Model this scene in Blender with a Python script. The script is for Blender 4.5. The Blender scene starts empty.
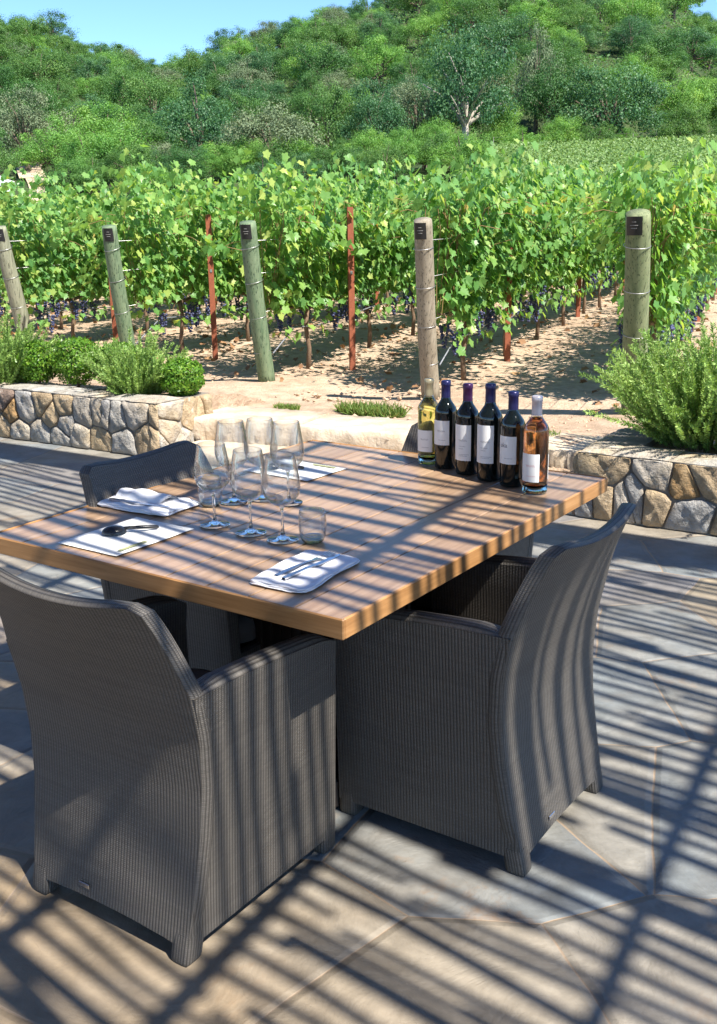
import bpy, math, random
import numpy as np
from mathutils import Vector, Matrix
R = math.radians
rng = np.random.default_rng(7)
random.seed(7)
sc = bpy.context.scene
COL = sc.collection

# ------------------------------------------------------------------ helpers
class MB:
    """collects geometry for ONE mesh object"""
    def __init__(s):
        s.v = []; s.f = []; s.uv = {}; s.fm = []; s.smooth = []; s.n = 0; s.fc = []
    def add(s, verts, faces, mi=0, smooth=False, col=None, uvs=None):
        o = s.n
        s.v.extend([tuple(map(float, p)) for p in verts]); s.n += len(verts)
        for k, f in enumerate(faces):
            if uvs is not None: s.uv[len(s.f)] = uvs[k]
            s.f.append([i + o for i in f]); s.fm.append(mi); s.smooth.append(smooth); s.fc.append(col)
    def box(s, c, d, rz=0, mi=0, col=None, bev=0.0):
        x, y, z = d[0]/2, d[1]/2, d[2]/2
        cs, sn = math.cos(rz), math.sin(rz)
        if bev <= 0:
            P = [(sx*x, sy*y, sz*z) for sz in (-1, 1) for sy in (-1, 1) for sx in (-1, 1)]
            Fc = [(0,2,3,1),(4,5,7,6),(0,1,5,4),(2,6,7,3),(0,4,6,2),(1,3,7,5)]
        else:
            b = min(bev, x*.99, y*.99, z*.99)
            P = []; idx = {}
            for sz in (-1,1):
                for sy in (-1,1):
                    for sx in (-1,1):
                        for ax in range(3):
                            p = [sx*(x-b), sy*(y-b), sz*(z-b)]
                            p[ax] = (sx*x, sy*y, sz*z)[ax]
                            idx[(sx,sy,sz,ax)] = len(P); P.append(p)
            Fc = []
            for ax in range(3):
                o = [a for a in range(3) if a != ax]
                for sg in (-1,1):
                    q = []
                    for (a,b2) in ((-1,-1),(1,-1),(1,1),(-1,1)):
                        k=[0,0,0]; k[ax]=sg; k[o[0]]=a; k[o[1]]=b2
                        q.append(idx[(k[0],k[1],k[2],ax)])
                    Fc.append(q)
            for a1 in range(3):
                for a2 in range(a1+1,3):
                    a3 = 3-a1-a2
                    for s1 in (-1,1):
                        for s2 in (-1,1):
                            k=[0,0,0]; k[a1]=s1; k[a2]=s2; q=[]
                            for (s3,ax) in ((-1,a1),(-1,a2),(1,a2),(1,a1)):
                                k[a3]=s3; q.append(idx[(k[0],k[1],k[2],ax)])
                            Fc.append(q)
            for sz in (-1,1):
                for sy in (-1,1):
                    for sx in (-1,1): Fc.append([idx[(sx,sy,sz,a)] for a in range(3)])
        s.add([(c[0]+p[0]*cs-p[1]*sn, c[1]+p[0]*sn+p[1]*cs, c[2]+p[2]) for p in P], Fc, mi, False, col)
    def tube(s, pts, rad, n=8, mi=0, caps=True, smooth=True, col=None):
        pts = [Vector(p) for p in pts]
        rad = rad if hasattr(rad, '__len__') else [rad]*len(pts)
        V = []; Fc = []
        prev = None
        for i, p in enumerate(pts):
            t = (pts[min(i+1, len(pts)-1)] - pts[max(i-1, 0)]).normalized()
            if prev is None:
                a = Vector((0,0,1)) if abs(t.z) < .9 else Vector((1,0,0))
                u = t.cross(a).normalized()
            else:
                u = (prev - t*prev.dot(t)).normalized()
            prev = u; w = t.cross(u)
            for k in range(n):
                an = 2*math.pi*k/n
                V.append(p + (u*math.cos(an) + w*math.sin(an))*rad[i])
        for i in range(len(pts)-1):
            for k in range(n):
                a, b = i*n+k, i*n+(k+1)%n
                Fc.append((a, b, b+n, a+n))
        if caps:
            Fc.append(list(range(n))[::-1]); Fc.append([(len(pts)-1)*n+k for k in range(n)])
        s.add(V, Fc, mi, smooth, col)
    def lathe(s, prof, n=32, mi=0, smooth=True, c=(0,0,0), a0=0, a1=None, closed=False):
        full = a1 is None
        m = n if full else n+1
        V = []; Fc = []
        for (r, z) in prof:
            for k in range(m):
                an = a0 + (2*math.pi if full else (a1-a0))*k/n
                V.append((c[0]+r*math.cos(an), c[1]+r*math.sin(an), c[2]+z))
        L = len(prof)
        for i in range(L if closed else L-1):
            j = (i+1) % L
            for k in range(n):
                k2 = (k+1) % m
                Fc.append((i*m+k, i*m+k2, j*m+k2, j*m+k))
        s.add(V, Fc, mi, smooth)
    def grid(s, P, mi=0, smooth=True, uv=None, flip=False, col=None):
        """P[i][j] points; uv[i][j]"""
        ni, nj = len(P), len(P[0])
        V = [p for r in P for p in r]; Fc = []; U = []
        for i in range(ni-1):
            for j in range(nj-1):
                q = [(i,j),(i,j+1),(i+1,j+1),(i+1,j)]
                if flip: q = q[::-1]
                Fc.append([a*nj+b for a,b in q])
                if uv is not None: U.append([uv[a][b] for a,b in q])
        s.add(V, Fc, mi, smooth, col, U if uv is not None else None)
    def build(s, name, mats, parent=None, auto=False):
        me = bpy.data.meshes.new(name)
        me.from_pydata(s.v, [], s.f)
        for m in (mats if isinstance(mats, (list, tuple)) else [mats]): me.materials.append(m)
        me.polygons.foreach_set('material_index', s.fm)
        me.polygons.foreach_set('use_smooth', s.smooth)
        if s.uv:
            ul = me.uv_layers.new(name='UVMap')
            dat = np.zeros((len(me.loops), 2), np.float32)
            for fi, us in s.uv.items():
                ls = me.polygons[fi].loop_start
                for k, u in enumerate(us): dat[ls+k] = u
            ul.data.foreach_set('uv', dat.ravel())
        if any(c is not None for c in s.fc):
            at = me.attributes.new('tint', 'FLOAT', 'FACE')
            at.data.foreach_set('value', [0.5 if c is None else c for c in s.fc])
        me.update()
        o = bpy.data.objects.new(name, me); COL.objects.link(o)
        if parent is not None: o.parent = parent
        return o

def np_mesh(name, verts, faces, mats, tint=None, smooth=False, mi=None):
    """faces: (n,k) array; tint per face"""
    me = bpy.data.meshes.new(name)
    verts = np.asarray(verts, np.float32); faces = np.asarray(faces, np.int32)
    nf, k = faces.shape
    me.vertices.add(len(verts)); me.vertices.foreach_set('co', verts.ravel())
    me.loops.add(nf*k); me.loops.foreach_set('vertex_index', faces.ravel())
    me.polygons.add(nf); me.polygons.foreach_set('loop_start', np.arange(nf, dtype=np.int32)*k)
    try: me.polygons.foreach_set('loop_total', np.full(nf, k, np.int32))
    except Exception: pass
    for m in (mats if isinstance(mats, (list, tuple)) else [mats]): me.materials.append(m)
    if mi is not None: me.polygons.foreach_set('material_index', np.asarray(mi, np.int32))
    if tint is not None:
        at = me.attributes.new('tint', 'FLOAT', 'FACE'); at.data.foreach_set('value', np.asarray(tint, np.float32))
    me.polygons.foreach_set('use_smooth', np.full(nf, smooth, bool))
    me.update(calc_edges=True)
    return me

def link(name, me, parent=None, loc=None, rz=0, scale=None):
    o = bpy.data.objects.new(name, me); COL.objects.link(o)
    if parent is not None: o.parent = parent
    if loc is not None: o.location = loc
    if rz: o.rotation_euler = (0, 0, rz)
    if scale is not None: o.scale = scale if hasattr(scale, '__len__') else (scale,)*3
    return o
def tag(o, label, cat, group=None, kind=None):
    if label: o['label'] = label
    if cat: o['category'] = cat
    if group: o['group'] = group
    if kind: o['kind'] = kind
    return o
def thing(name, label, cat, loc=(0,0,0), rz=0, group=None):
    o = bpy.data.objects.new(name, None); COL.objects.link(o)
    o.empty_display_size = .1
    o.location = loc; o.rotation_euler = (0, 0, rz)
    return tag(o, label, cat, group)
def dup(root, loc, rz, label, group=None):
    r = root.copy(); COL.objects.link(r); r.location = loc; r.rotation_euler = (0, 0, rz); r['label'] = label
    if group: r['group'] = group
    for ch in list(root.children):
        c = ch.copy(); COL.objects.link(c); c.parent = r
        for g in ch.children:
            d = g.copy(); COL.objects.link(d); d.parent = c
    return r

# ------------------------------------------------------------------ materials
class N:
    def __init__(s, name):
        s.m = bpy.data.materials.new(name); s.m.use_nodes = True
        s.t = s.m.node_tree; s.t.nodes.clear()
        s.out = s.t.nodes.new('ShaderNodeOutputMaterial')
    def n(s, typ, **kw):
        nd = s.t.nodes.new('ShaderNode'+typ)
        for k, v in kw.items():
            if k in nd.inputs.keys(): s.set(nd, k, v)
            else: setattr(nd, k, v)
        return nd
    def set(s, nd, k, v):
        i = nd.inputs[k]
        if hasattr(v, 'is_linked') or isinstance(v, bpy.types.NodeSocket): s.t.links.new(v, i)
        else: i.default_value = v
    def l(s, a, b): s.t.links.new(a, b)
    def math(s, op, a, b=None, c=None, clamp=False):
        nd = s.t.nodes.new('ShaderNodeMath'); nd.operation = op; nd.use_clamp = clamp
        for i, v in enumerate((a, b, c)):
            if v is None: continue
            if isinstance(v, (int, float)): nd.inputs[i].default_value = v
            else: s.l(v, nd.inputs[i])
        return nd.outputs[0]
    def mix(s, fac, a, b, mode='MIX'):
        nd = s.t.nodes.new('ShaderNodeMix'); nd.data_type = 'RGBA'; nd.blend_type = mode
        for i, v in ((0, fac), (6, a), (7, b)):
            if isinstance(v, bpy.types.NodeSocket): s.l(v, nd.inputs[i])
            elif isinstance(v, (int, float)): nd.inputs[i].default_value = v
            else: nd.inputs[i].default_value = (*v[:3], 1)
        return nd.outputs[2]
    def ramp(s, fac, stops, interp='LINEAR'):
        nd = s.t.nodes.new('ShaderNodeValToRGB'); nd.color_ramp.interpolation = interp
        e = nd.color_ramp.elements
        while len(e) < len(stops): e.new(.5)
        for i, (p, c) in enumerate(stops):
            e[i].position = p; e[i].color = (*c[:3], 1) if hasattr(c, '__len__') else (c, c, c, 1)
        s.l(fac, nd.inputs[0]); return nd.outputs[0]
    def coord(s, which='Object'): return s.n('TexCoord').outputs[which]
    def noise(s, vec, scale, detail=4, rough=.55, dist=0):
        nd = s.n('TexNoise'); nd.inputs['Scale'].default_value = scale
        nd.inputs['Detail'].default_value = detail; nd.inputs['Roughness'].default_value = rough
        nd.inputs['Distortion'].default_value = dist
        s.l(vec, nd.inputs['Vector']); return nd.outputs['Fac']
    def map(s, vec, scale=(1,1,1), rot=(0,0,0), loc=(0,0,0)):
        nd = s.n('Mapping'); nd.inputs['Scale'].default_value = scale
        nd.inputs['Rotation'].default_value = rot; nd.inputs['Location'].default_value = loc
        s.l(vec, nd.inputs['Vector']); return nd.outputs[0]
    def bump(s, h, strength=.5, dist=.01, normal=None):
        nd = s.n('Bump'); nd.inputs['Strength'].default_value = strength; nd.inputs['Distance'].default_value = dist
        s.l(h, nd.inputs['Height'])
        if normal is not None: s.l(normal, nd.inputs['Normal'])
        return nd.outputs[0]
    def pbsdf(s, col, rough=.6, normal=None, metal=0, spec=.5, **kw):
        nd = s.n('BsdfPrincipled')
        for k, v in (('Base Color', col), ('Roughness', rough), ('Metallic', metal), ('Specular IOR Level', spec)):
            if isinstance(v, bpy.types.NodeSocket): s.l(v, nd.inputs[k])
            else: nd.inputs[k].default_value = (*v[:3], 1) if hasattr(v, '__len__') else v
        if normal is not None: s.l(normal, nd.inputs['Normal'])
        for k, v in kw.items():
            k = k.replace('_', ' ')
            nd.inputs[k].default_value = v
        return nd.outputs[0]
    def done(s, surf):
        s.l(surf, s.out.inputs['Surface']); return s.m
    def attr(s, name='tint'):
        return s.n('Attribute', attribute_name=name).outputs['Fac']
    def objrand(s): return s.n('ObjectInfo').outputs['Random']

def simple(name, col, rough=.6, metal=0, spec=.5, var=.15, vscale=12, bumps=0, bscale=60, **kw):
    k = N(name); v = k.coord()
    nz = k.noise(v, vscale, 5)
    c = k.mix(nz, [x*(1-var) for x in col], [min(1, x*(1+var)) for x in col])
    nm = k.bump(k.noise(v, bscale, 4), bumps, .005) if bumps else None
    return k.done(k.pbsdf(c, rough, nm, metal, spec, **kw))

def leaf_mat(name, stops, trans=.35, rough=.45, objvar=.0, objstops=None, spec=.4):
    k = N(name)
    c = k.ramp(k.attr(), stops)
    if objstops: c = k.mix(1.0, c, k.ramp(k.objrand(), objstops), 'MULTIPLY')
    p = k.pbsdf(c, rough, spec=spec)
    tr = k.n('BsdfTranslucent'); k.l(k.mix(1.0, c, (1.25, 1.2, .55), 'MULTIPLY'), tr.inputs['Color'])
    mx = k.n('MixShader'); mx.inputs[0].default_value = trans
    k.l(p, mx.inputs[1]); k.l(tr.outputs[0], mx.inputs[2])
    return k.done(mx.outputs[0])

M = {}
M['vine_leaf'] = leaf_mat('vine_leaf', [(0,(0.072,0.192,0.055)),(.35,(0.134,0.296,0.085)),(.7,(0.235,0.400,0.111)),(.93,(0.442,0.504,0.148)),(1,(0.567,0.296,0.111))], .48, .38, objstops=[(0,(1.0,1.05,1.1)),(1,(1.22,1.18,1.0))])
M['oak'] = leaf_mat('oak_leaves', [(0,(0.040,0.113,0.037)),(.5,(0.092,0.204,0.051)),(1,(0.192,0.326,0.093))], .38, .55,
    objstops=[(0,(.62,.78,.78)),(.25,(.95,1,.9)),(.5,(1.12,1.1,.9)),(.75,(.75,.92,.85)),(1,(1.1,1.08,.95))])
M['oak_bright'] = leaf_mat('bright_oak_leaves', [(0,(0.071,0.197,0.041)),(.5,(0.150,0.334,0.066)),(1,(0.282,0.463,0.100))], .38, .55, objstops=[(0,(.9,.95,.9)),(1,(1.15,1.08,1))])
M['oak_grey'] = leaf_mat('lichen_oak_leaves', [(0,(0.075,0.118,0.063)),(.5,(0.151,0.209,0.107)),(1,(0.252,0.299,0.177))], .2, .7, objstops=[(0,(.85,.9,.9)),(1,(1.1,1.05,.95))])
M['oak_dark'] = leaf_mat('dark_oak_leaves', [(0,(0.033,0.096,0.049)),(.5,(0.071,0.180,0.072)),(1,(0.147,0.278,0.106))], .38, .5, objstops=[(0,(.8,.9,.9)),(1,(1.15,1.1,1))])
M['oak_rust'] = leaf_mat('rusty_oak_leaves', [(0,(.06,.07,.02)),(.5,(.15,.11,.04)),(1,(.24,.17,.07))], .2, .7)
M['box'] = leaf_mat('box_leaves', [(0,(0.053,0.150,0.015)),(.6,(0.120,0.263,0.025)),(1,(0.255,0.388,0.044))], .3, .4)
M['rosemary'] = leaf_mat('rosemary_leaves', [(0,(0.101,0.199,0.049)),(.5,(0.232,0.382,0.092)),(1,(0.406,0.564,0.166))], .3, .5)
M['grass'] = leaf_mat('grass_blades', [(0,(.09,.17,.03)),(.6,(.16,.25,.05)),(1,(.30,.27,.10))], .3, .6)
M['field'] = leaf_mat('field_leaves', [(0,(.10,.20,.05)),(.5,(.17,.29,.08)),(1,(.25,.36,.11))], .35, .5)
M['bark'] = simple('bark', (.13,.10,.07), .9, bumps=.8, bscale=25)
M['pale_bark'] = simple('pale_bark', (.38,.34,.28), .9, bumps=.5, bscale=20)
M['vine_bark'] = simple('vine_bark', (.17,.11,.07), .95, bumps=1, bscale=90)
M['cane'] = simple('cane', (.24,.15,.06), .7)
M['green_stem'] = simple('green_stem', (.16,.20,.06), .7)
M['grape'] = simple('grape_skin', (.045,.055,.13), .55, var=.6, vscale=40, spec=.5)
M['stake'] = simple('rusty_steel', (.26,.075,.035), .85, var=.4, vscale=30, bumps=.3)
M['wire'] = simple('galvanised_wire', (.45,.45,.44), .4, metal=.9)
M['hose'] = simple('drip_hose', (.16,.17,.19), .5)
M['plate'] = simple('black_plate', (.012,.012,.013), .45)
M['pale_print'] = simple('pale_print', (.20,.19,.17), .6)
M['steel'] = simple('cutlery_steel', (.62,.62,.64), .22, metal=1, var=.05)
M['black'] = simple('black_plastic', (.012,.013,.016), .25)
M['paper'] = simple('white_paper', (.84,.83,.78), .8, var=.02)
M['print_green'] = simple('olive_print', (.30,.31,.16), .8)
M['ink'] = simple('label_ink', (.10,.10,.11), .7)
M['ink_red'] = simple('label_ink_red', (.55,.12,.12), .7)
M['label'] = simple('bottle_label', (.80,.79,.76), .7, var=.03)
M['linen'] = simple('white_linen', (.80,.80,.82), .9, var=.03, bumps=.25, bscale=900)
M['cushion'] = simple('cushion_fabric', (.17,.155,.14), .95, bumps=.3, bscale=500)
M['car_white'] = simple('white_car_paint', (.8,.8,.8), .25, var=.02)
M['tyre'] = simple('tyre_rubber', (.02,.02,.02), .8)
M['fence_metal'] = simple('fence_metal', (.12,.12,.11), .5, metal=.6)
M['pole_wood'] = simple('pergola_wood', (.22,.14,.08), .8, bumps=.4)
M['table_base'] = simple('table_base_wood', (.05,.035,.026), .6, var=.3)

def green_post(name, a, b):
    k = N(name); v = k.coord()
    g = k.noise(k.map(v, (9, 9, .9)), 3, 6, .65)
    c = k.ramp(g, [(.3, a), (.5, [(x+y)/2 for x, y in zip(a, b)]), (.7, b)])
    cr = k.noise(k.map(v, (40, 40, 1.2)), 3, 3)
    crack = k.ramp(cr, [(.36, 0.0), (.42, 1.0)])
    c = k.mix(crack, [x*.45 for x in a], c)
    return k.done(k.pbsdf(c, .85, k.bump(crack, .5, .004)))
M['post_green'] = green_post('treated_green_wood', (.085,.145,.075), (.19,.245,.14))
M['post_pale'] = green_post('weathered_grey_wood', (.21,.175,.12), (.34,.295,.22))
M['post_lichen'] = green_post('weathered_greenish_wood', (.17,.175,.11), (.31,.31,.22))
M['post_olive'] = green_post('treated_olive_wood', (.12,.155,.065), (.235,.26,.13))

def wicker(name, dark, light):
    k = N(name)
    uv = k.n('UVMap').outputs[0]
    sx = k.n('SeparateXYZ'); k.l(uv, sx.inputs[0])
    U = k.math('MULTIPLY', sx.outputs[0], 1/.0092); V = k.math('MULTIPLY', sx.outputs[1], 1/.0046)
    row = k.math('FLOOR', V); fr = k.math('FRACT', V)
    par = k.math('MODULO', k.math('ABSOLUTE', row), 2.0)
    hv = k.math('SINE', k.math('MULTIPLY', fr, math.pi))
    rib = k.math('ABSOLUTE', k.math('SINE', k.math('MULTIPLY', U, math.pi)))
    over = k.math('SINE', k.math('ADD', k.math('MULTIPLY', U, math.pi), k.math('MULTIPLY', par, math.pi)))
    over = k.math('MULTIPLY_ADD', over, .5, .5)
    hh = k.math('MULTIPLY', k.math('POWER', rib, .7), k.math('MULTIPLY_ADD', over, .16, .84))
    hh = k.math('MULTIPLY', hh, k.math('MULTIPLY_ADD', hv, .4, .6))
    nz = k.noise(uv, 9, 4, .6)
    strand = k.n('TexWhiteNoise', noise_dimensions='2D')
    cmb = k.n('CombineXYZ'); k.l(row, cmb.inputs[0]); k.l(k.math('FLOOR', k.math('MULTIPLY', U, .07)), cmb.inputs[1])
    k.l(cmb.outputs[0], strand.inputs['Vector'])
    lt = k.mix(strand.outputs['Value'], [x*.82 for x in light], [x*1.15 for x in light])
    lt = k.mix(k.math('MULTIPLY', nz, .5), lt, [x*.75 for x in light])
    c = k.mix(k.math('MULTIPLY_ADD', hh, 1.05, .05, clamp=True), dark, lt)
    return k.done(k.pbsdf(c, .5, k.bump(hh, .65, .0032), spec=.5))
M['wicker'] = wicker('woven_resin_wicker', (.018,.016,.0135), (.122,.110,.095))

def wood_top():
    k = N('table_top_wood'); v = k.coord()
    t = k.attr()
    off = k.n('CombineXYZ'); k.l(k.math('MULTIPLY', t, 37.0), off.inputs[1]); k.l(k.math('MULTIPLY', t, 11.0), off.inputs[0])
    ad = k.n('VectorMath', operation='ADD'); k.l(v, ad.inputs[0]); k.l(off.outputs[0], ad.inputs[1])
    g = k.noise(k.map(ad.outputs[0], (22, 1.1, 22)), 2.2, 8, .62, .6)
    f = k.noise(k.map(ad.outputs[0], (160, 4, 160)), 3, 3, .6)
    c = k.ramp(g, [(.28,(.265,.17,.098)),(.5,(.40,.268,.165)),(.72,(.505,.36,.24))])
    c = k.mix(k.math('MULTIPLY', f, .35), c, (.17,.095,.06))
    tt = k.ramp(t, [(0,(.80,.78,.76)),(1,(1.12,1.1,1.08))])
    c = k.mix(1.0, c, tt, 'MULTIPLY')
    st = k.noise(v, 5, 4)
    rough = k.math('MULTIPLY_ADD', st, .2, .22)
    return k.done(k.pbsdf(c, rough, k.bump(f, .12, .002), spec=.75))
M['wood_top'] = wood_top()
def wood_edge():
    k = N('table_edge_wood'); v = k.coord()
    g = k.noise(k.map(v, (1.5, 1.5, 30)), 3, 7, .6, .4)
    c = k.ramp(g, [(.3,(.28,.135,.045)),(.55,(.39,.20,.075)),(.75,(.47,.26,.11))])
    return k.done(k.pbsdf(c, .42, spec=.5))
M['wood_edge'] = wood_edge()

def flagstone():
    k = N('flagstone'); v = k.coord()
    w = k.n('TexNoise'); w.inputs['Scale'].default_value = 1.3; w.inputs['Detail'].default_value = 3
    k.l(v, w.inputs['Vector'])
    wv = k.n('VectorMath', operation='MULTIPLY_ADD'); k.l(w.outputs['Color'], wv.inputs[0])
    wv.inputs[1].default_value = (.075,.075,0); k.l(v, wv.inputs[2])
    p = k.map(wv.outputs[0], (1.0, 1.25, 0), (0, 0, R(24)), (.37, .1, 0))
    vo = k.n('TexVoronoi', feature='F1', voronoi_dimensions='2D'); vo.inputs['Scale'].default_value = 1.5; vo.inputs['Randomness'].default_value = .85
    ve = k.n('TexVoronoi', feature='DISTANCE_TO_EDGE', voronoi_dimensions='2D'); ve.inputs['Scale'].default_value = 1.5; ve.inputs['Randomness'].default_value = .85
    k.l(p, vo.inputs['Vector']); k.l(p, ve.inputs['Vector'])
    s3 = k.n('SeparateColor'); k.l(vo.outputs['Color'], s3.inputs[0])
    base = k.ramp(s3.outputs[0], [(0,(.19,.20,.195)),(.2,(.25,.245,.215)),(.38,(.29,.25,.19)),(.55,(.20,.21,.21)),(.68,(.33,.255,.16)),(.82,(.20,.16,.14)),(.92,(.38,.27,.13))], 'CONSTANT')
    big = k.noise(v, 1.1, 5, .6)
    base = k.mix(k.ramp(big, [(.42,0),(.66,.8)]), base, (.29,.22,.135))
    sxyz = k.n('SeparateXYZ'); k.l(v, sxyz.inputs[0])
    reg = k.math('ADD', k.math('MULTIPLY', sxyz.outputs[0], -.75), k.math('MULTIPLY_ADD', sxyz.outputs[1], -.55, 1.6))
    reg = k.math('ADD', reg, k.math('MULTIPLY_ADD', s3.outputs[2], .7, -.35), clamp=True)
    base = k.mix(k.math('MULTIPLY', reg, .62), base, k.ramp(s3.outputs[1], [(0,(.25,.185,.11)),(.5,(.31,.225,.13)),(1,(.20,.155,.11))]))
    base = k.mix(k.math('MULTIPLY', k.math('SUBTRACT', 1.0, reg, clamp=True), .4), base, (.22,.255,.265))
    mid = k.noise(v, 6, 6, .65)
    base = k.mix(1.0, base, k.ramp(mid, [(.25,(.58,.57,.56)),(.75,(1.28,1.26,1.24))]), 'MULTIPLY')
    rust = k.ramp(k.noise(v, 2.7, 6, .7, .5), [(.56,0),(.70,.75)])
    base = k.mix(k.math('MULTIPLY', rust, s3.outputs[1]), base, (.25,.14,.06))
    jw = k.math('MULTIPLY_ADD', k.noise(v, 8, 3), .008, .001)
    joint = k.math('LESS_THAN', ve.outputs['Distance'], jw)
    js = k.ramp(ve.outputs['Distance'], [(.0,0),(.03,1)])
    c = k.mix(joint, base, (.30,.23,.16))
    hgt = k.math('ADD', k.math('MULTIPLY', k.noise(k.map(v,(1,1,1)), 5, 8, .62, .8), .7), k.math('MULTIPLY', js, .35))
    lay = k.math('SNAP', k.noise(v, 3.2, 3, .5), .07)
    hgt = k.math('ADD', hgt, k.math('MULTIPLY', lay, 1.1))
    rough = k.math('MULTIPLY_ADD', mid, .3, .42)
    c = k.mix(1.0, c, (.94,.94,.95), 'MULTIPLY')
    return k.done(k.pbsdf(c, rough, k.bump(hgt, .8, .022), spec=.4))
M['flagstone'] = flagstone()

def soil():
    k = N('vineyard_soil'); v = k.coord()
    a = k.noise(v, .55, 6, .6); b = k.noise(v, 7, 8, .7); g = k.noise(v, 45, 4, .7)
    c = k.ramp(a, [(.3,(.46,.34,.245)),(.6,(.57,.44,.325)),(.8,(.62,.50,.385))])
    c = k.mix(1.0, c, k.ramp(b, [(.3,(.66,.62,.58)),(.7,(1.16,1.14,1.12))]), 'MULTIPLY')
    c = k.mix(k.ramp(g, [(.62,0),(.75,.6)]), c, (.20,.13,.08))
    # beyond the vineyard the ground is scrub with bare patches
    sx = k.n('SeparateXYZ'); k.l(v, sx.inputs[0])
    far = k.ramp(k.math('MULTIPLY_ADD', sx.outputs[1], 1/12, -3.4, clamp=True), [(0,0),(1,1)])
    sc_ = k.noise(v, .13, 5, .65)
    fc = k.ramp(sc_, [(.3,(.03,.05,.018)),(.6,(.06,.085,.03)),(.76,(.10,.10,.045)),(.84,(.30,.22,.14))])
    c = k.mix(far, c, fc)
    h = k.math('ADD', b, k.math('MULTIPLY', g, .35))
    return k.done(k.pbsdf(c, .95, k.bump(h, .9, .05), spec=.2))
M['soil'] = soil()
M['path'] = simple('dirt_path', (.52,.40,.27), .95, var=.25, vscale=1.5)
M['planter_soil'] = simple('planter_soil', (.14,.10,.07), .95, var=.4, bumps=1, bscale=40)
M['clod'] = simple('soil_clod', (.46,.33,.22), .95, var=.3, bumps=.6, bscale=60)
M['litter'] = leaf_mat('dry_leaves', [(0,(.20,.10,.05)),(1,(.36,.21,.10))], .1, .8)

def stone_mat():
    k = N('wall_stone'); v = k.coord()
    t = k.attr()
    c = k.ramp(t, [(0,(0.396,0.391,0.378)),(.2,(0.482,0.464,0.421)),(.36,(0.516,0.404,0.267)),(.5,(0.430,0.426,0.413)),(.64,(0.499,0.387,0.249)),(.76,(0.310,0.232,0.189)),(.87,(0.550,0.499,0.421)),(.96,(0.430,0.275,0.129))], 'CONSTANT')
    n1 = k.noise(v, 9, 7, .65); n2 = k.noise(v, 34, 5, .7); n3 = k.noise(v, 3.5, 3)
    c = k.mix(1.0, c, k.ramp(n1, [(.25,(.45,.43,.41)),(.75,(1.12,1.10,1.08))]), 'MULTIPLY')
    c = k.mix(k.ramp(n3, [(.5,0),(.68,.7)]), c, (.52,.40,.24))
    c = k.mix(k.ramp(n2, [(.60,0),(.72,.55)]), c, (.13,.115,.10))
    lich = k.ramp(k.noise(v, 16, 5, .6), [(.62,0),(.70,.5)])
    c = k.mix(lich, c, (.60,.59,.54))
    return k.done(k.pbsdf(c, .9, k.bump(k.math('ADD', n1, k.math('MULTIPLY', n2, .5)), 1.0, .035), spec=.25))
M['stone'] = stone_mat()
M['mortar'] = simple('wall_mortar', (.22,.195,.165), .95, var=.3, bumps=.8)
def sandstone():
    k = N('sandstone'); v = k.coord()
    n1 = k.noise(v, 5, 7, .65); n2 = k.noise(v, 26, 5, .7)
    c = k.ramp(n1, [(.3,(.46,.35,.23)),(.5,(.57,.47,.35)),(.7,(.66,.57,.46))])
    c = k.mix(k.ramp(n2, [(.6,0),(.75,.5)]), c, (.30,.21,.12))
    return k.done(k.pbsdf(c, .9, k.bump(k.math('ADD', n1, k.math('MULTIPLY', n2, .3)), .8, .03), spec=.25))
M['sandstone'] = sandstone()

def thin_glass(name, tint, f0=.04, f1=1.1, pw=1.3):
    k = N(name)
    lw = k.n('LayerWeight'); lw.inputs['Blend'].default_value = .3
    fac = k.math('MULTIPLY_ADD', k.math('POWER', lw.outputs['Facing'], pw), f1, f0, clamp=True)
    tr = k.n('BsdfTransparent'); tr.inputs['Color'].default_value = (*tint, 1)
    gs = k.n('BsdfGlass'); gs.inputs['IOR'].default_value = 1.5; gs.inputs['Color'].default_value = (*tint, 1)
    gl = k.n('BsdfGlossy'); gl.inputs['Roughness'].default_value = .01
    m0 = k.n('MixShader'); m0.inputs[0].default_value = .5; k.l(gs.outputs[0], m0.inputs[1]); k.l(gl.outputs[0], m0.inputs[2])
    mx = k.n('MixShader'); k.l(fac, mx.inputs[0]); k.l(tr.outputs[0], mx.inputs[1]); k.l(m0.outputs[0], mx.inputs[2])
    return k.done(mx.outputs[0])
M['glass'] = thin_glass('clear_glass', (.965,.975,.98)); M['glass_green'] = thin_glass('green_tinted_glass_base', (.80,.92,.84), .25)
def solid_glass(name, col, rough=0, ior=1.45):
    k = N(name); g = k.n('BsdfGlass'); g.inputs['Color'].default_value = (*col, 1); g.inputs['IOR'].default_value = ior; g.inputs['Roughness'].default_value = rough
    return k.done(g.outputs[0])
M['glass_thick'] = solid_glass('thick_glass', (.90,.97,.93))
M['glass_stem'] = solid_glass('stem_glass', (.97,.985,.98))
M['wine_rose'] = solid_glass('rose_wine', (.97,.64,.38), 0, 1.38)
M['wine_white'] = solid_glass('white_wine', (.93,.90,.52), 0, 1.38)
k = N('dark_bottle_glass'); M['bottle_dark'] = k.done(k.pbsdf((.004,.007,.006), .06, spec=.6))
def foil(name, c): return simple(name, c, .32, metal=.35, var=.1)
M['foil_navy'] = foil('navy_foil', (.014,.015,.075)); M['foil_purple'] = foil('purple_foil', (.05,.014,.07))
M['foil_grey'] = foil('grey_foil', (.50,.47,.50)); M['foil_olive'] = foil('olive_foil', (.36,.31,.19))

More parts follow.
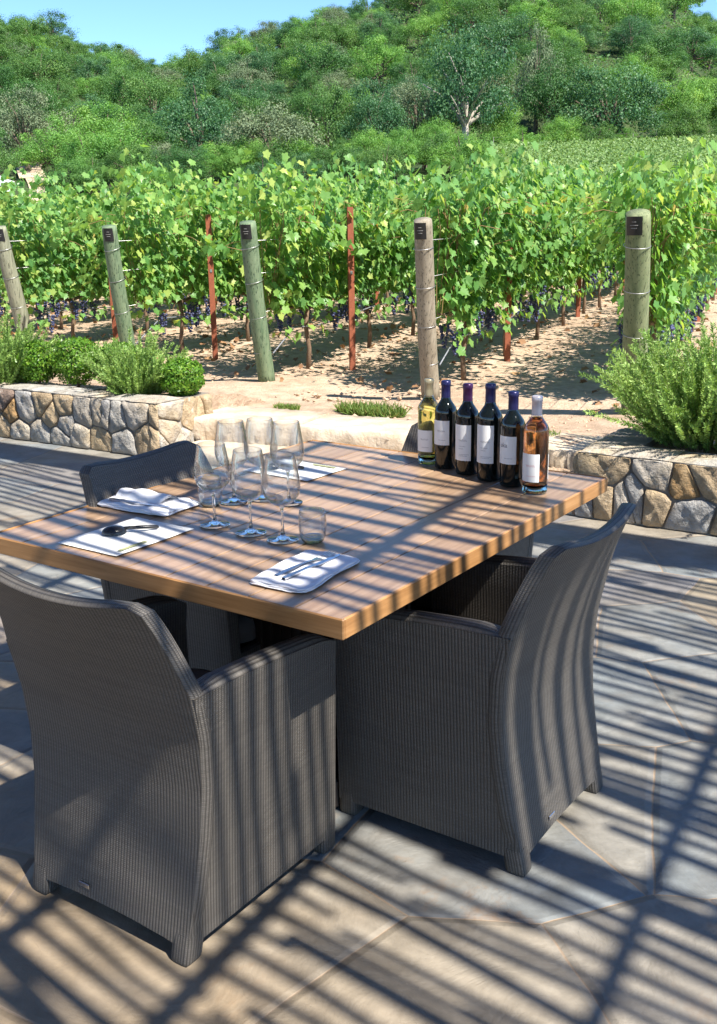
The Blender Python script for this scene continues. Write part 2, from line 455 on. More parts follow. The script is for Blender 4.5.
# ------------------------------------------------------------------ frame of reference (metres; the table's front corner F, its edges A and B)
YAW = .6063
A = np.array([-math.cos(YAW), math.sin(YAW), 0]); B = np.array([math.sin(YAW), math.cos(YAW), 0])
F = np.array([-.0369, 2.1089, 0.0]); TZ = .75
SA, SB, TH = 1.2144, 1.5057, .049
ANG = math.atan2(B[1], B[0]) - math.pi/2            # local y along B, local x along -A
def onT(a, b, z=TZ): p = F + a*A + b*B; return (p[0], p[1], z)
def xy(a, b, z=0): p = F + a*A + b*B; return (p[0], p[1], z)

# ------------------------------------------------------------------ terrain
WP = np.array([1.19, 5.48]); WE = np.array([.845, -.534]); WN = np.array([.534, .845])   # line of the patio's low walls
def on_wall(s, t, z=0): p = WP + s*WE + t*WN; return (p[0], p[1], z)
VZ = .2
CP, CR, CF, CCY, CH = .2688, .0164, 1049.37, 508.25, 1.5794
def zray(px, py, d):
    X_ = (px-358.5)/CF; Y_ = -(py-CCY)/CF
    X2 = math.cos(CR)*X_ + math.sin(CR)*Y_; Y2 = -math.sin(CR)*X_ + math.cos(CR)*Y_
    return CH + d*(Y2*math.cos(CP)-math.sin(CP))/(math.cos(CP)+Y2*math.sin(CP))
def sm(x, a, b): t = np.clip((x-a)/(b-a), 0, 1); return t*t*(3-2*t)
def height(x, y):
    x = np.asarray(x, float); y = np.asarray(y, float)
    t = (x-WP[0])*WN[0] + (y-WP[1])*WN[1]
    z = -.12 + (VZ+.12)*sm(t, .38, .7)
    u = np.clip(x/np.maximum(y, 1), -.7, .7); px = 358.5 + 1049.37*u
    zb = zray(px, np.interp(px, [-200,0,150,300,380,470,520,717,900], [182,180,176,170,164,157,154,147,144]), 85.)
    dr = np.interp(px, [0,200,400,717], [200,230,240,250])
    ys = np.interp(px, [-200,0,75,150,185,230,300,345,400,500,600,650,690,717,900], [24,40,44,76,82,66,46,24,0,-40,-46,-18,40,68,140])
    zr = zray(px, ys, dr)
    f1 = np.clip((y-42)/43, 0, 1)**1.12; f2 = np.clip((y-93)/(dr-93), 0, 1)**.93
    zz = VZ + (zb-VZ)*f1 + (zr-zb)*f2 - .3*np.maximum(y-dr, 0)
    return np.where(y > 42, zz, z)
xs = np.concatenate([np.arange(-220,-14,7), np.arange(-14,18,.3), np.arange(18,240,7)])
ys = np.concatenate([np.arange(-40,3,6), np.arange(3,42,.3), np.arange(42,340,4.5)])
X, Y = np.meshgrid(xs, ys)
Z = height(X, Y)
near = (np.abs(X) < 17) & (Y > 6) & (Y < 42) & (Z > .15)
bumpz = .035*np.sin(X*2.1+np.sin(Y*1.7)*1.5)*np.sin(Y*1.3+X*.4) + rng.normal(0, .012, X.shape)
Z = Z + np.where(near, bumpz*.7, 0) + np.where(Y > 90, rng.normal(0, .3, X.shape), 0)
ny, nx = X.shape
idx = np.arange(nx*ny).reshape(ny, nx)
q = np.stack([idx[:-1,:-1], idx[:-1,1:], idx[1:,1:], idx[1:,:-1]], -1).reshape(-1, 4)
g = link('ground', np_mesh('ground', np.stack([X, Y, Z], -1).reshape(-1, 3), q, M['soil'], smooth=True))
tag(g, 'sandy vineyard soil running back to the wooded hillside', 'ground', kind='structure')
# patio paving
mb = MB()
P0 = [on_wall(-14, .2), on_wall(14, .2), on_wall(14, -14), on_wall(-14, -14)]
mb.add([(p[0], p[1], 0) for p in P0], [(0,1,2,3)][::1] and [(3,2,1,0)])
pt = mb.build('patio', M['flagstone']); tag(pt, 'flagstone patio paving in striped pergola shade', 'patio', kind='structure')
# dirt track on the hillside
mb = MB()
us = [(-.288,66),(-.288,74),(-.287,79),(-.286,84),(-.290,90),(-.294,97),(-.284,104)]
L, Rr = [], []
for (u, d) in us:
    w = .6 + .45*min(1, max(0, (d-72)/20)) + .15*math.sin(d)
    for lst, sx in ((L, -1), (Rr, 1)):
        x = u*d + sx*w; lst.append((x, d, float(height(x, d)) + .15))
mb.grid([L, Rr], flip=True)
o = mb.build('path', M['path']); tag(o, 'pale dirt track climbing between trees above the vines', 'path', kind='structure')

# ------------------------------------------------------------------ stone planter walls and steps
def voronoi_cells(L, Hh, seeds):
    cells = []
    for i, s in enumerate(seeds):
        poly = [np.array(p, float) for p in ((0,0),(L,0),(L,Hh),(0,Hh))]
        for j, t in enumerate(seeds):
            if i == j or abs(t[0]-s[0]) > 1.0: continue
            m = (s+t)/2; n = t-s
            out = []
            for k in range(len(poly)):
                a, b = poly[k], poly[(k+1) % len(poly)]
                da, db = (a-m)@n, (b-m)@n
                if da <= 0: out.append(a)
                if da*db < 0: out.append(a + (b-a)*da/(da-db))
            poly = out
            if len(poly) < 3: break
        if len(poly) >= 3: cells.append((s, poly))
    return cells
def stone_face(mb, L, Hh, place, size=.19, seed=1, warm=0.0):
    """place(s, z, depth) -> world point; depth positive = out of the wall"""
    r = np.random.default_rng(seed)
    seeds = []
    rows = 2
    jz = .28 if warm < .3 else .42
    for k in range(rows):
        x = -.1 + .1*k
        while x < L+.1:
            w = size*r.uniform(.65, 1.45)
            seeds.append(np.array([x+w/2, Hh*(k+.5)/rows + r.uniform(-jz, jz)*Hh/rows])); x += w
            if r.random() < .3: seeds.append(np.array([x-w*.1, Hh*r.uniform(.3, .7)]))
    for s, poly in voronoi_cells(L, Hh, seeds):
        # subdivide edges, round corners
        pts = []
        c = sum(poly)/len(poly)
        for k in range(len(poly)):
            a, b = poly[k], poly[(k+1) % len(poly)]
            ln = np.linalg.norm(b-a); m = max(1, int(ln/.03))
            for i in range(m): pts.append(a + (b-a)*(i+.0)/m)
        pts = np.array(pts)
        if len(pts) < 3: continue
        pm = (np.roll(pts, 1, 0) + np.roll(pts, -1, 0))/2
        pts = pts*.75 + pm*.25
        d = c-pts; dl = np.linalg.norm(d, axis=1, keepdims=True)+1e-6
        inset = .0042
        p0 = pts + d/dl*np.minimum(inset, dl*.3)
        rings = [(p0, -.035)]
        lift = r.uniform(.004, .022); sx0, sx1 = r.uniform(0, 6, 2)
        rings.append((p0 + (c-p0)*.015, .004))
        for fct, dep in ((.07, lift), (.4, lift+.004), (.7, lift+.006)):
            rings.append((p0 + (c-p0)*fct, dep))
        n = len(pts); V = []
        for ri, (pp, dep) in enumerate(rings):
            for p in pp:
                jit = (.006*math.sin(p[0]*31+sx0)*math.sin(p[1]*37+sx1)+.004*math.sin(p[0]*74+p[1]*51+sx1)+r.normal(0,.0008)) if ri >= 2 else 0
                V.append(place(p[0], p[1], dep+jit))
        V.append(place(c[0], c[1], lift+.006+.006*math.sin(c[0]*31+sx0)*math.sin(c[1]*37+sx1)+.004*math.sin(c[0]*74+c[1]*51+sx1)))
        fc = []
        for ri in range(len(rings)-1):
            for k in range(n): fc.append((ri*n+k, ri*n+(k+1) % n, (ri+1)*n+(k+1) % n, (ri+1)*n+k))
        for k in range(n): fc.append(((len(rings)-1)*n+k, (len(rings)-1)*n+(k+1) % n, len(V)-1))
        mb.add(V, fc, 0, True, r.random()*(1-warm)+warm*r.choice([.4,.68,.9,.97]))
def wall_box(mb, s0, s1, t0, t1, z0, z1, mi=0):
    P = [on_wall(s, t, z) for z in (z0, z1) for t in (t0, t1) for s in (s0, s1)]
    mb.add(P, [(0,2,3,1),(4,5,7,6),(0,1,5,4),(2,6,7,3),(0,4,6,2),(1,3,7,5)], mi)
def cap_stones(mb, s0, s1, t0, t1, z0, z1, seed):
    r = np.random.default_rng(seed); s = s0
    while s < s1-.02:
        w = min(r.uniform(.16, .38), s1-s)
        if s1-s-w < .1: w = s1-s
        n = 5; m = 5
        a0, a1 = s+.005, s+w-.005
        o0 = t0 + r.uniform(.0, .006)
        zt = z1 + r.uniform(-.008, .008)
        G = []
        for i in range(n):
            row = []
            for j in range(m):
                ss = a0+(a1-a0)*i/(n-1); tt = o0+(t1-o0)*j/(m-1)
                e = (i in (0, n-1)) or (j in (0, m-1))
                row.append(on_wall(ss + r.normal(0, .004), tt + r.normal(0, .004), zt - (.010 if e else 0) + r.normal(0, .003)))
            G.append(row)
        tn = r.choice([.9, .9, .25, .92, .9, .3])
        mb.grid(G, 0, True, col=tn)
        ring = [G[i][0] for i in range(n)] + [G[n-1][j] for j in range(1, m)] + [G[i][m-1] for i in range(n-2, -1, -1)] + [G[0][j] for j in range(m-2, 0, -1)]
        low = [(p[0], p[1], z0) for p in ring]
        k = len(ring)
        mb.add(ring+low, [(i, i+k, (i+1) % k + k, (i+1) % k) for i in range(k)], 0, True, tn)
        s += w
def planter(label, s0, s1, seed, h, left_end, right_end, warm):
    t = thing('stone_planter', label, 'stone wall', on_wall((s0+s1)/2, .15, 0))
    inv = Matrix.Translation(-Vector(t.location))
    parts = []
    mb = MB()
    zc = h-.014
    stone_face(mb, s1-s0, zc, lambda s, z, d: on_wall(s0+s, -d, z), .2 if warm < .3 else .235, seed, warm)
    if right_end: stone_face(mb, .56, zc, lambda s, z, d: on_wall(s1+d, s, z), .2, seed+5, warm)
    if left_end: stone_face(mb, .78, zc, lambda s, z, d: on_wall(s0-d, .78-s, z), .2, seed+6, .8)
    parts.append(mb.build('stone_facing', M['stone'], t))
    mb = MB(); wall_box(mb, s0+.006, s1-.006, .006, .27, -.05, zc-.004)
    if right_end: wall_box(mb, s1-.26, s1-.0065, .2705, .56, -.05, zc-.004)
    if left_end: wall_box(mb, s0+.0065, s0+.26, .2705, .78, -.05, zc-.004)
    parts.append(mb.build('mortar_core', M['mortar'], t))
    mb = MB(); cap_stones(mb, s0, s1, -.004, .27, zc, h, seed+9)
    if right_end:
        pass
    parts.append(mb.build('coping', M['stone'], t))
    for p in parts: p.data.transform(inv)
    mb = MB()
    P = []
    for s in np.arange(s0+.02, s1, .1):
        P.append([on_wall(s, tt, zz + rng.normal(0, .008)) for tt, zz in ((.25, h-.07), (.45, h-.045), (.7, h-.06), (.95, h-.09), (1.35, VZ-.03))])
    mb.grid(P, flip=True)
    # end skirts
    for row in (P[0], P[-1]):
        mb.add(list(row)+[(p[0], p[1], -.05) for p in row], [(i, i+1, i+6, i+5) for i in range(4)])
    so = mb.build('planter_soil', M['soil']); tag(so, None, None, kind='structure')
    return t
planter('low stone planter wall of grey and tan blocks below the round box shrubs', -8.2, -3.02, 11, .40, False, True, .15)
planter('low stone planter wall with large brown boulders below the big feathery bush', -.02, 4.6, 23, .375, True, False, .45)

def slab(name, label, pts, z0, z1, seed, depth_pts):
    """rock-faced slab: pts along its front edge, depth_pts along its back edge"""
    r = np.random.default_rng(seed)
    c = np.mean([*pts, *depth_pts], 0)
    mb = MB(); n = 40
    pts = [np.array(p) for p in pts]; bp = [np.array(p) for p in depth_pts]
    rows = []
    prof = [(0,0,.0),(.006,.25,.0),(.010,.5,.0),(.006,.75,.0),(.0,.95,0),(-.012,1,0)]
    for (out, hz, _) in prof:
        row = []
        for i in range(n+1):
            f = i/n; p = pts[0]*(1-f)+pts[1]*f
            d = (pts[1]-pts[0]); d = d/np.linalg.norm(d); nn = np.array([d[1], -d[0]])
            w = .007*math.sin(i*.7+seed) + .006*math.sin(i*2.9+hz*4) + r.normal(0, .005)
            q = p + nn*(out+w*(1 if hz < .97 else .5))
            row.append((q[0]-c[0], q[1]-c[1], z0+(z1-z0)*hz))
        rows.append(row)
    for g in (.15, .5, 1.0):
        row = []
        for i in range(n+1):
            f = i/n; p = pts[0]*(1-f)+pts[1]*f; b = bp[0]*(1-f)+bp[1]*f; q = p+(b-p)*g
            row.append((q[0]-c[0], q[1]-c[1], z1 + r.normal(0, .002)))
        rows.append(row)
    rows.append([(p[0], p[1], z0) for p in rows[-1]])
    mb.grid(rows, 0, True)
    for e in (0, n): mb.add([row[e] for row in rows], [list(range(len(rows)))], 0)
    o = mb.build(name, M['sandstone']); o.location = (c[0], c[1], 0)
    return tag(o, label, 'stone step', 'stone steps between patio and vineyard')
slab('stone_step', 'rough faced tan sandstone step, upper left block behind the wine glasses', [(-1.30,7.46),(-.42,7.07)], .06, .235, 3, [(-1.1,7.95),(-.2,7.5)])
slab('stone_step', 'long rough sandstone step block behind the far table edge and bottles', [(-.405,7.06),(.78,6.47)], .06, .225, 5, [(-.19,7.5),(1.0,6.9)])
slab('stone_step', 'short sandstone step end meeting the boulder wall right of the rosé bottle', [(.79,6.46),(1.4,6.1)], .04, .215, 8, [(1.01,6.9),(1.7,6.5)])
slab('stone_step', 'smooth pale lower step tread beside the grey stone planter corner', [on_wall(-2.97,.02)[:2], on_wall(-.03,.02)[:2]], -.02, .075, 9, [on_wall(-2.97,.62)[:2], on_wall(-.03,.72)[:2]])

# ------------------------------------------------------------------ table
ctr = F + A*SA/2 + B*SB/2
table = thing('dining_table', 'large square varnished plank table set for a wine tasting', 'table', (ctr[0], ctr[1], 0), ANG)
nb = 9; tr_ = .007
bw = (SA-2*tr_)/nb
for i in range(nb):
    mb = MB()
    x0 = -SA/2+tr_ + i*bw
    mb.box((x0+bw/2, 0, TZ-TH/2-.0005), (bw-.0042, SB-2*tr_-.001, TH-.004), 0, 0, random.random(), bev=.0016)
    mb.build('table_board', M['wood_top'], table)
for (c, d) in (((0,-SB/2+tr_/2),(SA,tr_)),((0,SB/2-tr_/2),(SA,tr_)),((-SA/2+tr_/2,0),(tr_,SB-2*tr_-.001)),((SA/2-tr_/2,0),(tr_,SB-2*tr_-.001))):
    mb = MB(); mb.box((c[0], c[1], TZ-TH/2), (d[0], d[1], TH), 0, 0, .5, bev=.003)
    mb.build('edge_trim', M['wood_edge'], table)
mb = MB()
mb.box((0,0,TZ-TH-.05), (SA*.62, SB*.62, .09), bev=.004)
mb.build('under_frame', M['table_base'], table)
mb = MB(); mb.box((0,0,.375), (.34,.46,.56), bev=.004)
for i in range(9):
    for sy in (-1,1): mb.box((-.15+i*.0375, sy*.2335, .375), (.018,.008,.5))
for i in range(12):
    for sx in (-1,1): mb.box((sx*.1735, -.206+i*.0375, .375), (.008,.018,.5))
mb.build('pedestal', M['table_base'], table)
mb = MB(); mb.box((0,0,.05), (.62,.78,.09), bev=.008); mb.build('base_plate', M['table_base'], table)

# ------------------------------------------------------------------ wicker armchair
HW, DP, HB = .258, .56, .862
zp = [0,.14,.29,.41,.53,.65,.73,.80,.862]
yp = [0,.026,.050,.059,.052,.028,.002,-.027,-.060]
hwp = [.256,.259,.262,.265,.268,.268,.262,.254,.244]
def yrear(z): return float(np.interp(z, zp, yp))
def xout(z): return .258 + .042*(min(max(z,0), .7)/.65)**1.2
def hback(z):
    return float(np.interp(z, [0,.3,.55,.64,.70,.78,.862], [xout(0)-.004, xout(.3)-.004, xout(.55)-.004, xout(.62)-.006, .276, .262, .246]))
def panel(mb, outer, inner, mi=0, endlift=.25):
    """outer/inner: grids [i][j] (i up) of (point, uv); closes rims with a rounded row"""
    ni, nj = len(outer), len(outer[0])
    P = [[c[0] for c in r] for r in outer]; U = [[c[1] for c in r] for r in outer]
    mb.grid(P, mi, True, U, flip=False)
    P2 = [[c[0] for c in r] for r in inner]; U2 = [[c[1] for c in r] for r in inner]
    mb.grid(P2, mi, True, U2, flip=True)
    def rim(seqo, seqi, out, flip, amt=.3):
        a = [Vector(c[0]) for c in seqo]; b = [Vector(c[0]) for c in seqi]
        rows = []; urows = []
        acc = 0
        for k, (f, lift) in enumerate(((0,0),(.18,.62),(.5,1),(.82,.62),(1,0))):
            row = []; ur = []; acc = 0
            for i in range(len(a)):
                th = (a[i]-b[i]).length
                if i: acc += (a[i]-a[i-1]).length
                tp_ = min(1.0, 3.2*min(i, len(a)-1-i)/(len(a)-1)*2)
                row.append(tuple(a[i].lerp(b[i], f) + Vector(out[i])*th*amt*lift*tp_)); ur.append((f*th, acc))
            rows.append(row); urows.append(ur)
        mb.grid(rows, mi, True, urows, flip=flip)
    up = [(0,0,1)]*nj
    rim(outer[-1], inner[-1], up, True)
    rim(outer[0], inner[0], [(0,0,-.2)]*nj, False)
    for j, fl in ((0, True), (nj-1, False)):
        o_ = [r[j] for r in outer]; i_ = [r[j] for r in inner]
        k = 1 if j == 0 else nj-2
        outv = []
        for r in outer:
            d = (Vector(r[j][0])-Vector(r[k][0])); outv.append(tuple(d.normalized()))
        rim(o_, i_, outv, not fl, endlift)
def make_chair(name, label):
    t = thing(name, label, 'armchair', group='wicker armchairs around the table')
    # back
    ni, nj = 26, 21
    out, inn = [], []
    for i in range(ni):
        ro, ri = [], []
        for j in range(nj):
            s = -1+2*j/(nj-1)
            top = HB - .026*(1-s*s)**1.0 - (.022*max(0, (abs(s)-.86)/.14)**2)
            arch = .04 + .012*(1-s*s) - .0*(abs(s) > .86)
            f = i/(ni-1); z = arch + (top-arch)*f
            bow = .034*(1-s*s)*sm(z, .35, .86)
            y = yrear(z) - bow
            x = s*hback(z)
            th = .052 - .012*f
            ro.append(((x, y, z), (x*1.0, z))); ri.append(((x*.985, y+th, z), (x+.003, z)))
        out.append(ro); inn.append(ri)
    mb = MB(); panel(mb, out, inn); mb.build('backrest', M['wicker'], t)
    # side panels with arm tops
    for sx in (-1, 1):
        out, inn = [], []
        ni, nj = 20, 18
        for i in range(ni):
            ro, ri = [], []
            for j in range(nj):
                r = j/(nj-1)
                top = .642 - .046*r**1.6 - .012*max(0, (r-.88)/.12)**2
                bot = .045
                z = bot + (top-bot)*i/(ni-1)
                y = (yrear(z)+.004) + (DP - .012*z - (yrear(z)+.004))*r
                xo = .258 + (xout(z)-.258)*(1-.42*r)
                th = .046 + .016*sm(z, .45, .62)
                ro.append(((sx*xo, y, z), (y, z))); ri.append(((sx*(xo-th), y, z), (y+.004, z)))
            out.append(ro if sx > 0 else ro[::-1]); inn.append(ri if sx > 0 else ri[::-1])
        mb = MB(); panel(mb, out, inn, 0, .04); mb.build('arm_panel', M['wicker'], t)
    # front rail, seat deck
    mb = MB()
    G = [[((x, DP-.022, z), (x, z)) for x in np.linspace(-.205, .205, 12)] for z in np.linspace(.05, .36, 8)]
    G2 = [[((x, DP-.05, z), (x, z)) for x in np.linspace(-.205, .205, 12)] for z in np.linspace(.05, .36, 8)]
    panel(mb, [r[::-1] for r in G], [r[::-1] for r in G2]); mb.build('front_rail', M['wicker'], t)
    mb = MB(); mb.box((0, .30, .345), (.40, .42, .02)); mb.build('seat_deck', M['wicker'], t)
    # cushion
    G = []
    for (f, zz) in ((.90,.357),(1,.37),(1,.405),(.965,.43),(.8,.441),(.4,.446),(.05,.447)):
        row = []
        for k in range(33):
            a = 2*math.pi*k/32; ca, sa = math.cos(a), math.sin(a)
            e = 6; rr = 1/(abs(ca)**e+abs(sa)**e)**(1/e)
            row.append((.196*f*rr*ca, .305+.212*f*rr*sa, zz))
        G.append(row)
    mb = MB(); mb.grid(G, 0, True); mb.build('seat_cushion', M['cushion'], t)
    # legs
    for sx in (-1, 1):
        for back in (True, False):
            mb = MB()
            rows = []; uv = []
            for (z, gw) in ((0,.82),(.004,.92),(.012,.97),(.04,.985),(.07,.96)):
                hx, hy = .0265*gw, .0265*gw
                if back:
                    cx, cy = sx*(xout(z)+.002-.0265), yrear(z)-.002+.0265
                else:
                    cx, cy = sx*(.258+(xout(z)-.258)*.58+.002-.0265), DP-.012*z+.001-.0265
                loop = []; ul = []
                n = 16
                for k in range(n+1):
                    a = 2*math.pi*k/n + math.pi/4
                    ca, sa = math.cos(a), math.sin(a); e = 9; rr = 1/(abs(ca)**e+abs(sa)**e)**(1/e)
                    loop.append((cx+hx*rr*ca, cy+hy*rr*sa, z)); ul.append((k*.0132, z))
                rows.append(loop); uv.append(ul)
            mb.grid(rows, 0, True, uv)
            mb.add([p for p in rows[0][:-1]], [list(range(16))[::-1]])
            mb.build('leg', M['wicker'], t)
    mb = MB(); yy = yrear(.068)-.0345*0
    bow = .034*(1-.09)*float(sm(.07, .35, .86))
    mb.box((-.075, yrear(.075)-bow-.0022, .078), (.034, .003, .012), 0, 0, None, bev=.001)
    mb.build('maker_tag', M['steel'], t)
    return t
c1 = np.array([-.3934, 1.9506, 0]); c2 = np.array([.3945, 2.2571, 0])
chair = make_chair('wicker_armchair', 'grey wicker armchair in front with its back turned to us')
p = c1 + HW*A; chair.location = (p[0], p[1], 0); chair.rotation_euler = (0, 0, ANG)
p = c2 + HW*B; dup(chair, (p[0], p[1], 0), ANG+math.pi/2, 'grey wicker armchair at the table side nearest the bottles, striped sunlight down its back')
p = F + 1.215*A + .632*B; dup(chair, (p[0], p[1], 0), ANG-math.pi/2, 'dark wicker armchair tucked in behind the far folded napkin')
p = F + (SB+.03)*B + .535*A; dup(chair, (p[0], p[1], 0), ANG+math.pi, 'wicker armchair mostly hidden behind the wine bottles')

# ------------------------------------------------------------------ table setting
def wine_glass(root):
    mb = MB()
    mb.lathe([(.0,.0012),(.041,.0005),(.0428,.0022),(.040,.0040),(.02,.0068),(.008,.012),(.0048,.020),(.0038,.04),(.0038,.075),(.0044,.088),(.0075,.0945),(.004,.0985),(.0,.0992)], 32)
    mb.build('stem_and_foot', M['glass_stem'], root)
    mb = MB()
    mb.lathe([(.0078,.0948),(.019,.099),(.035,.109),(.0465,.124),(.0515,.143),(.0513,.160),(.0485,.182),(.0440,.206),(.0400,.228),(.0391,.234),(.0384,.2352),(.0376,.2340),
              (.0387,.228),(.0427,.206),(.0472,.182),(.0500,.160),(.0502,.143),(.0453,.125),(.034,.111),(.018,.1015),(.0076,.0978)], 40)
    mb.build('bowl', M['glass'], root)
GL = [(.731,.404,'wine glass standing nearest the near corner of the far napkin, front left of the cluster'),
      (.592,.397,'wine glass in the middle of the front row of three'),
      (.476,.392,'wine glass beside the water tumbler, front right of the cluster'),
      (.851,.624,'tall wine glass at the back left of the cluster, next to the dark chair'),
      (.800,.700,'tall wine glass at the middle of the back row'),
      (.700,.703,'tall wine glass at the back right, over the far paper mat')]
first = None
for i, (a, b, lb) in enumerate(GL):
    if first is None:
        first = thing('wine_glass', lb, 'wine glass', onT(a, b), 0, 'empty wine glasses on the table'); wine_glass(first)
    else:
        o_ = dup(first, onT(a, b), .3*i, lb)
        if i >= 3: o_.scale = (1.0, 1.0, 1.07)
def tumbler(root):
    mb = MB()
    mb.lathe([(.0,.012),(.024,.012),(.0325,.020),(.0355,.045),(.0345,.070),(.0335,.0865),(.0343,.0868),(.0366,.070),(.0378,.045),(.035,.018),(.030,.004),(.027,.0008),(.0,.0008)], 40)
    mb.build('glass_wall', M['glass'], root)
    mb = MB(); mb.lathe([(.0,.0115),(.0235,.0115),(.030,.0145),(.0315,.010),(.029,.0045),(.0265,.0015),(.0,.0015)], 40)
    mb.build('glass_base', M['glass_green'], root)
t = thing('tumbler', 'small water tumbler beside the near folded napkin', 'tumbler', onT(.40,.425), 0, 'water tumblers'); tumbler(t)
dup(t, onT(.888,.560), 0, 'small water tumbler half hidden behind the front left wine glass')

# bottles
BR = .0385
body = [(0,.004),(.030,.0),(.036,.0012),(BR,.006),(BR,.19),(.0388,.200),(.0345,.212),(.025,.226),(.0185,.236),(.0158,.248)]
def on_cyl(r, an, z): return (r*math.cos(an), r*math.sin(an), z)
def patch(mb, r, a0, a1, z0, z1, n=18, mi=0):
    mb.grid([[on_cyl(r, a0+(a1-a0)*k/n, z) for k in range(n+1)] for z in (z0, z1)], mi, True)
def scribble(mb, r, a, z, width, hgt, seed, w=.0007, loops=4):
    rr = random.Random(seed); n = loops*8; top, bot = [], []
    for i in range(n+1):
        f = i/n; an = a + f*width/r
        dz = hgt*(.5+.5*math.sin(f*loops*2*math.pi + rr.random()*.8))*rr.uniform(.6, 1)
        top.append(on_cyl(r, an, z+dz+w)); bot.append(on_cyl(r, an, z+dz-w))
    mb.grid([bot, top], 0, True)
def letters(mb, r, a, z, word, size):
    cu = bpy.data.curves.new('t', 'FONT'); cu.body = word; cu.size = size
    ob = bpy.data.objects.new('t', cu); COL.objects.link(ob)
    me = bpy.data.meshes.new_from_object(ob)
    V = [on_cyl(r, a + v.co.x/r, z + v.co.y) for v in me.vertices]
    mb.add(V, [list(p.vertices) for p in me.polygons], 0, True)
    bpy.data.objects.remove(ob); bpy.data.curves.remove(cu); bpy.data.meshes.remove(me)
def bottle(label, a, b, wine, foil_m, lz, words, seed, scale=1.0, back_label=False):
    loc = onT(a, b)
    t = thing('wine_bottle', label, 'wine bottle', loc, 0, 'row of wine bottles')
    t.scale = (scale,)*3
    if wine == 'dark':
        mb = MB(); mb.lathe(body + [(.0152,.262),(.0150,.287),(.0,.287)], 48); mb.build('bottle_glass', M['bottle_dark'], t)
    else:
        mb = MB()
        fill = [(0,.030),(.018,.028),(.027,.020),(.0335,.019),(.0385,.024),(BR-.0006,.030),(BR-.0006,.19),(.0382,.200),(.0339,.212),(.0245,.226),(.0178,.236),(.0,.2365)]
        mb.lathe(fill, 48); mb.build('wine', M['wine_rose' if wine == 'rose' else 'wine_white'], t)
        mb = MB(); mb.lathe([(0,.026),(.016,.024),(.024,.012),(.030,.001),(.036,.0012),(BR,.006),(BR,.0285),(.038,.0225),(.0335,.0175),(.027,.0185),(.018,.0265),(0,.0285)], 48)
        mb.build('punt', M['glass_thick'], t)
        mb = MB(); mb.lathe([(BR+.0002,.03),(BR+.0002,.19),(.0392,.2005),(.0349,.2125),(.0254,.2265),(.0189,.2365),(.0162,.248)], 48); mb.build('bottle_glass', M['glass'], t)
    mb = MB(); mb.lathe([(.0163,.2435),(.0162,.262),(.0158,.285),(.0168,.2865),(.0172,.290),(.0172,.2975),(.0160,.3015),(.012,.3035),(0,.3038)], 32)
    mb.build('capsule', M[foil_m], t)
    camang = math.atan2(-loc[1], -loc[0])
    c = camang - R(42); h2 = R(60)
    mb = MB(); patch(mb, BR+.0009, c-h2, c+h2, lz[0], lz[1]); lb = mb.build('label', M['label'], t)
    ink = M['ink_red' if wine == 'rose' else 'ink']; hgt = lz[1]-lz[0]
    def line(fn, *a):
        m_ = MB(); fn(m_, *a); m_.build('lettering', ink, lb)
    if words: line(letters, BR+.0013, c-R(30)+.10, lz[0]+hgt*.60, words[0], words[1])
    else: line(scribble, BR+.0013, c-R(4), lz[0]+hgt*.55, .030, .0060, seed, .0007, 6)
    if hgt > .1:
        for q, wd in ((.40,.024),(.33,.017),(.17,.036),(.13,.030)):
            line(scribble, BR+.0013, c-R(2), lz[0]+hgt*q, wd, .0020, seed+q, .0004, 9)
    else:
        line(scribble, BR+.0013, c+R(2), lz[0]+hgt*.2, .028, .0018, seed+3, .0004, 9)
    if back_label:
        mb = MB(); patch(mb, BR+.0009, c+R(118), c+R(150), lz[0]+.005, lz[1]-.004); mb.build('back_label', M['label'], t)
    return t
bottle('white wine bottle with pale yellow wine and olive capsule, end of the row', .612, 1.385, 'white', 'foil_olive', (.048,.125), None, 1, .98)
bottle('dark red wine bottle with navy capsule next to the white wine', .530, 1.360, 'dark', 'foil_navy', (.085,.170), None, 2, .99)
bottle('dark wine bottle with purple capsule between two navy capped bottles', .424, 1.320, 'dark', 'foil_purple', (.050,.170), None, 3)
bottle('tallest dark wine bottle with navy capsule and long label, mid row', .321, 1.283, 'dark', 'foil_navy', (.058,.178), None, 4, 1.04)
bottle('dark wine bottle with a square label reading uka beside the rosé', .222, 1.248, 'dark', 'foil_navy', (.076,.165), ('uka', .021), 5)
bottle('orange pink rosé wine bottle with grey capsule at the table edge', .121, 1.205, 'rose', 'foil_grey', (.040,.128), None, 6, 1.0, True)

# napkins
def cloth_pad(mb, w, d, z0, z1, seed, sag=.0, mi=0, off=(0,0), rot=0):
    r = np.random.default_rng(seed)
    rings = []
    n = 64
    ph = r.uniform(0, 6, 4)
    for f, zz in ((.985,z0),(1,z0+(z1-z0)*.3),(1.0,z0+(z1-z0)*.7),(.985,z1),(.9,z1+.0008),(.6,z1+.0012),(.25,z1+.001),(.02,z1+.001)):
        row = []
        for k in range(n+1):
            a = 2*math.pi*(k % n)/n; ca, sa = math.cos(a), math.sin(a); e = 14
            rr = 1/(abs(ca)**e+abs(sa)**e)**(1/e)
            x, y = w/2*f*rr*ca, d/2*f*rr*sa
            x += .0035*math.sin(y*30+ph[0]); y += .0035*math.sin(x*27+ph[1])
            z = zz + ((.0024*math.sin(x*48+y*17+ph[2])*math.sin(y*33-x*12+ph[3])+.0016*math.sin(x*95-y*60+ph[0])) if zz > z0+.001 else 0)
            c, s = math.cos(rot), math.sin(rot)
            row.append((off[0]+x*c-y*s, off[1]+x*s+y*c, z))
        rings.append(row)
    mb.grid(rings, mi, True)
    mb.add(rings[0][:-1], [list(range(n))[::-1]], mi)
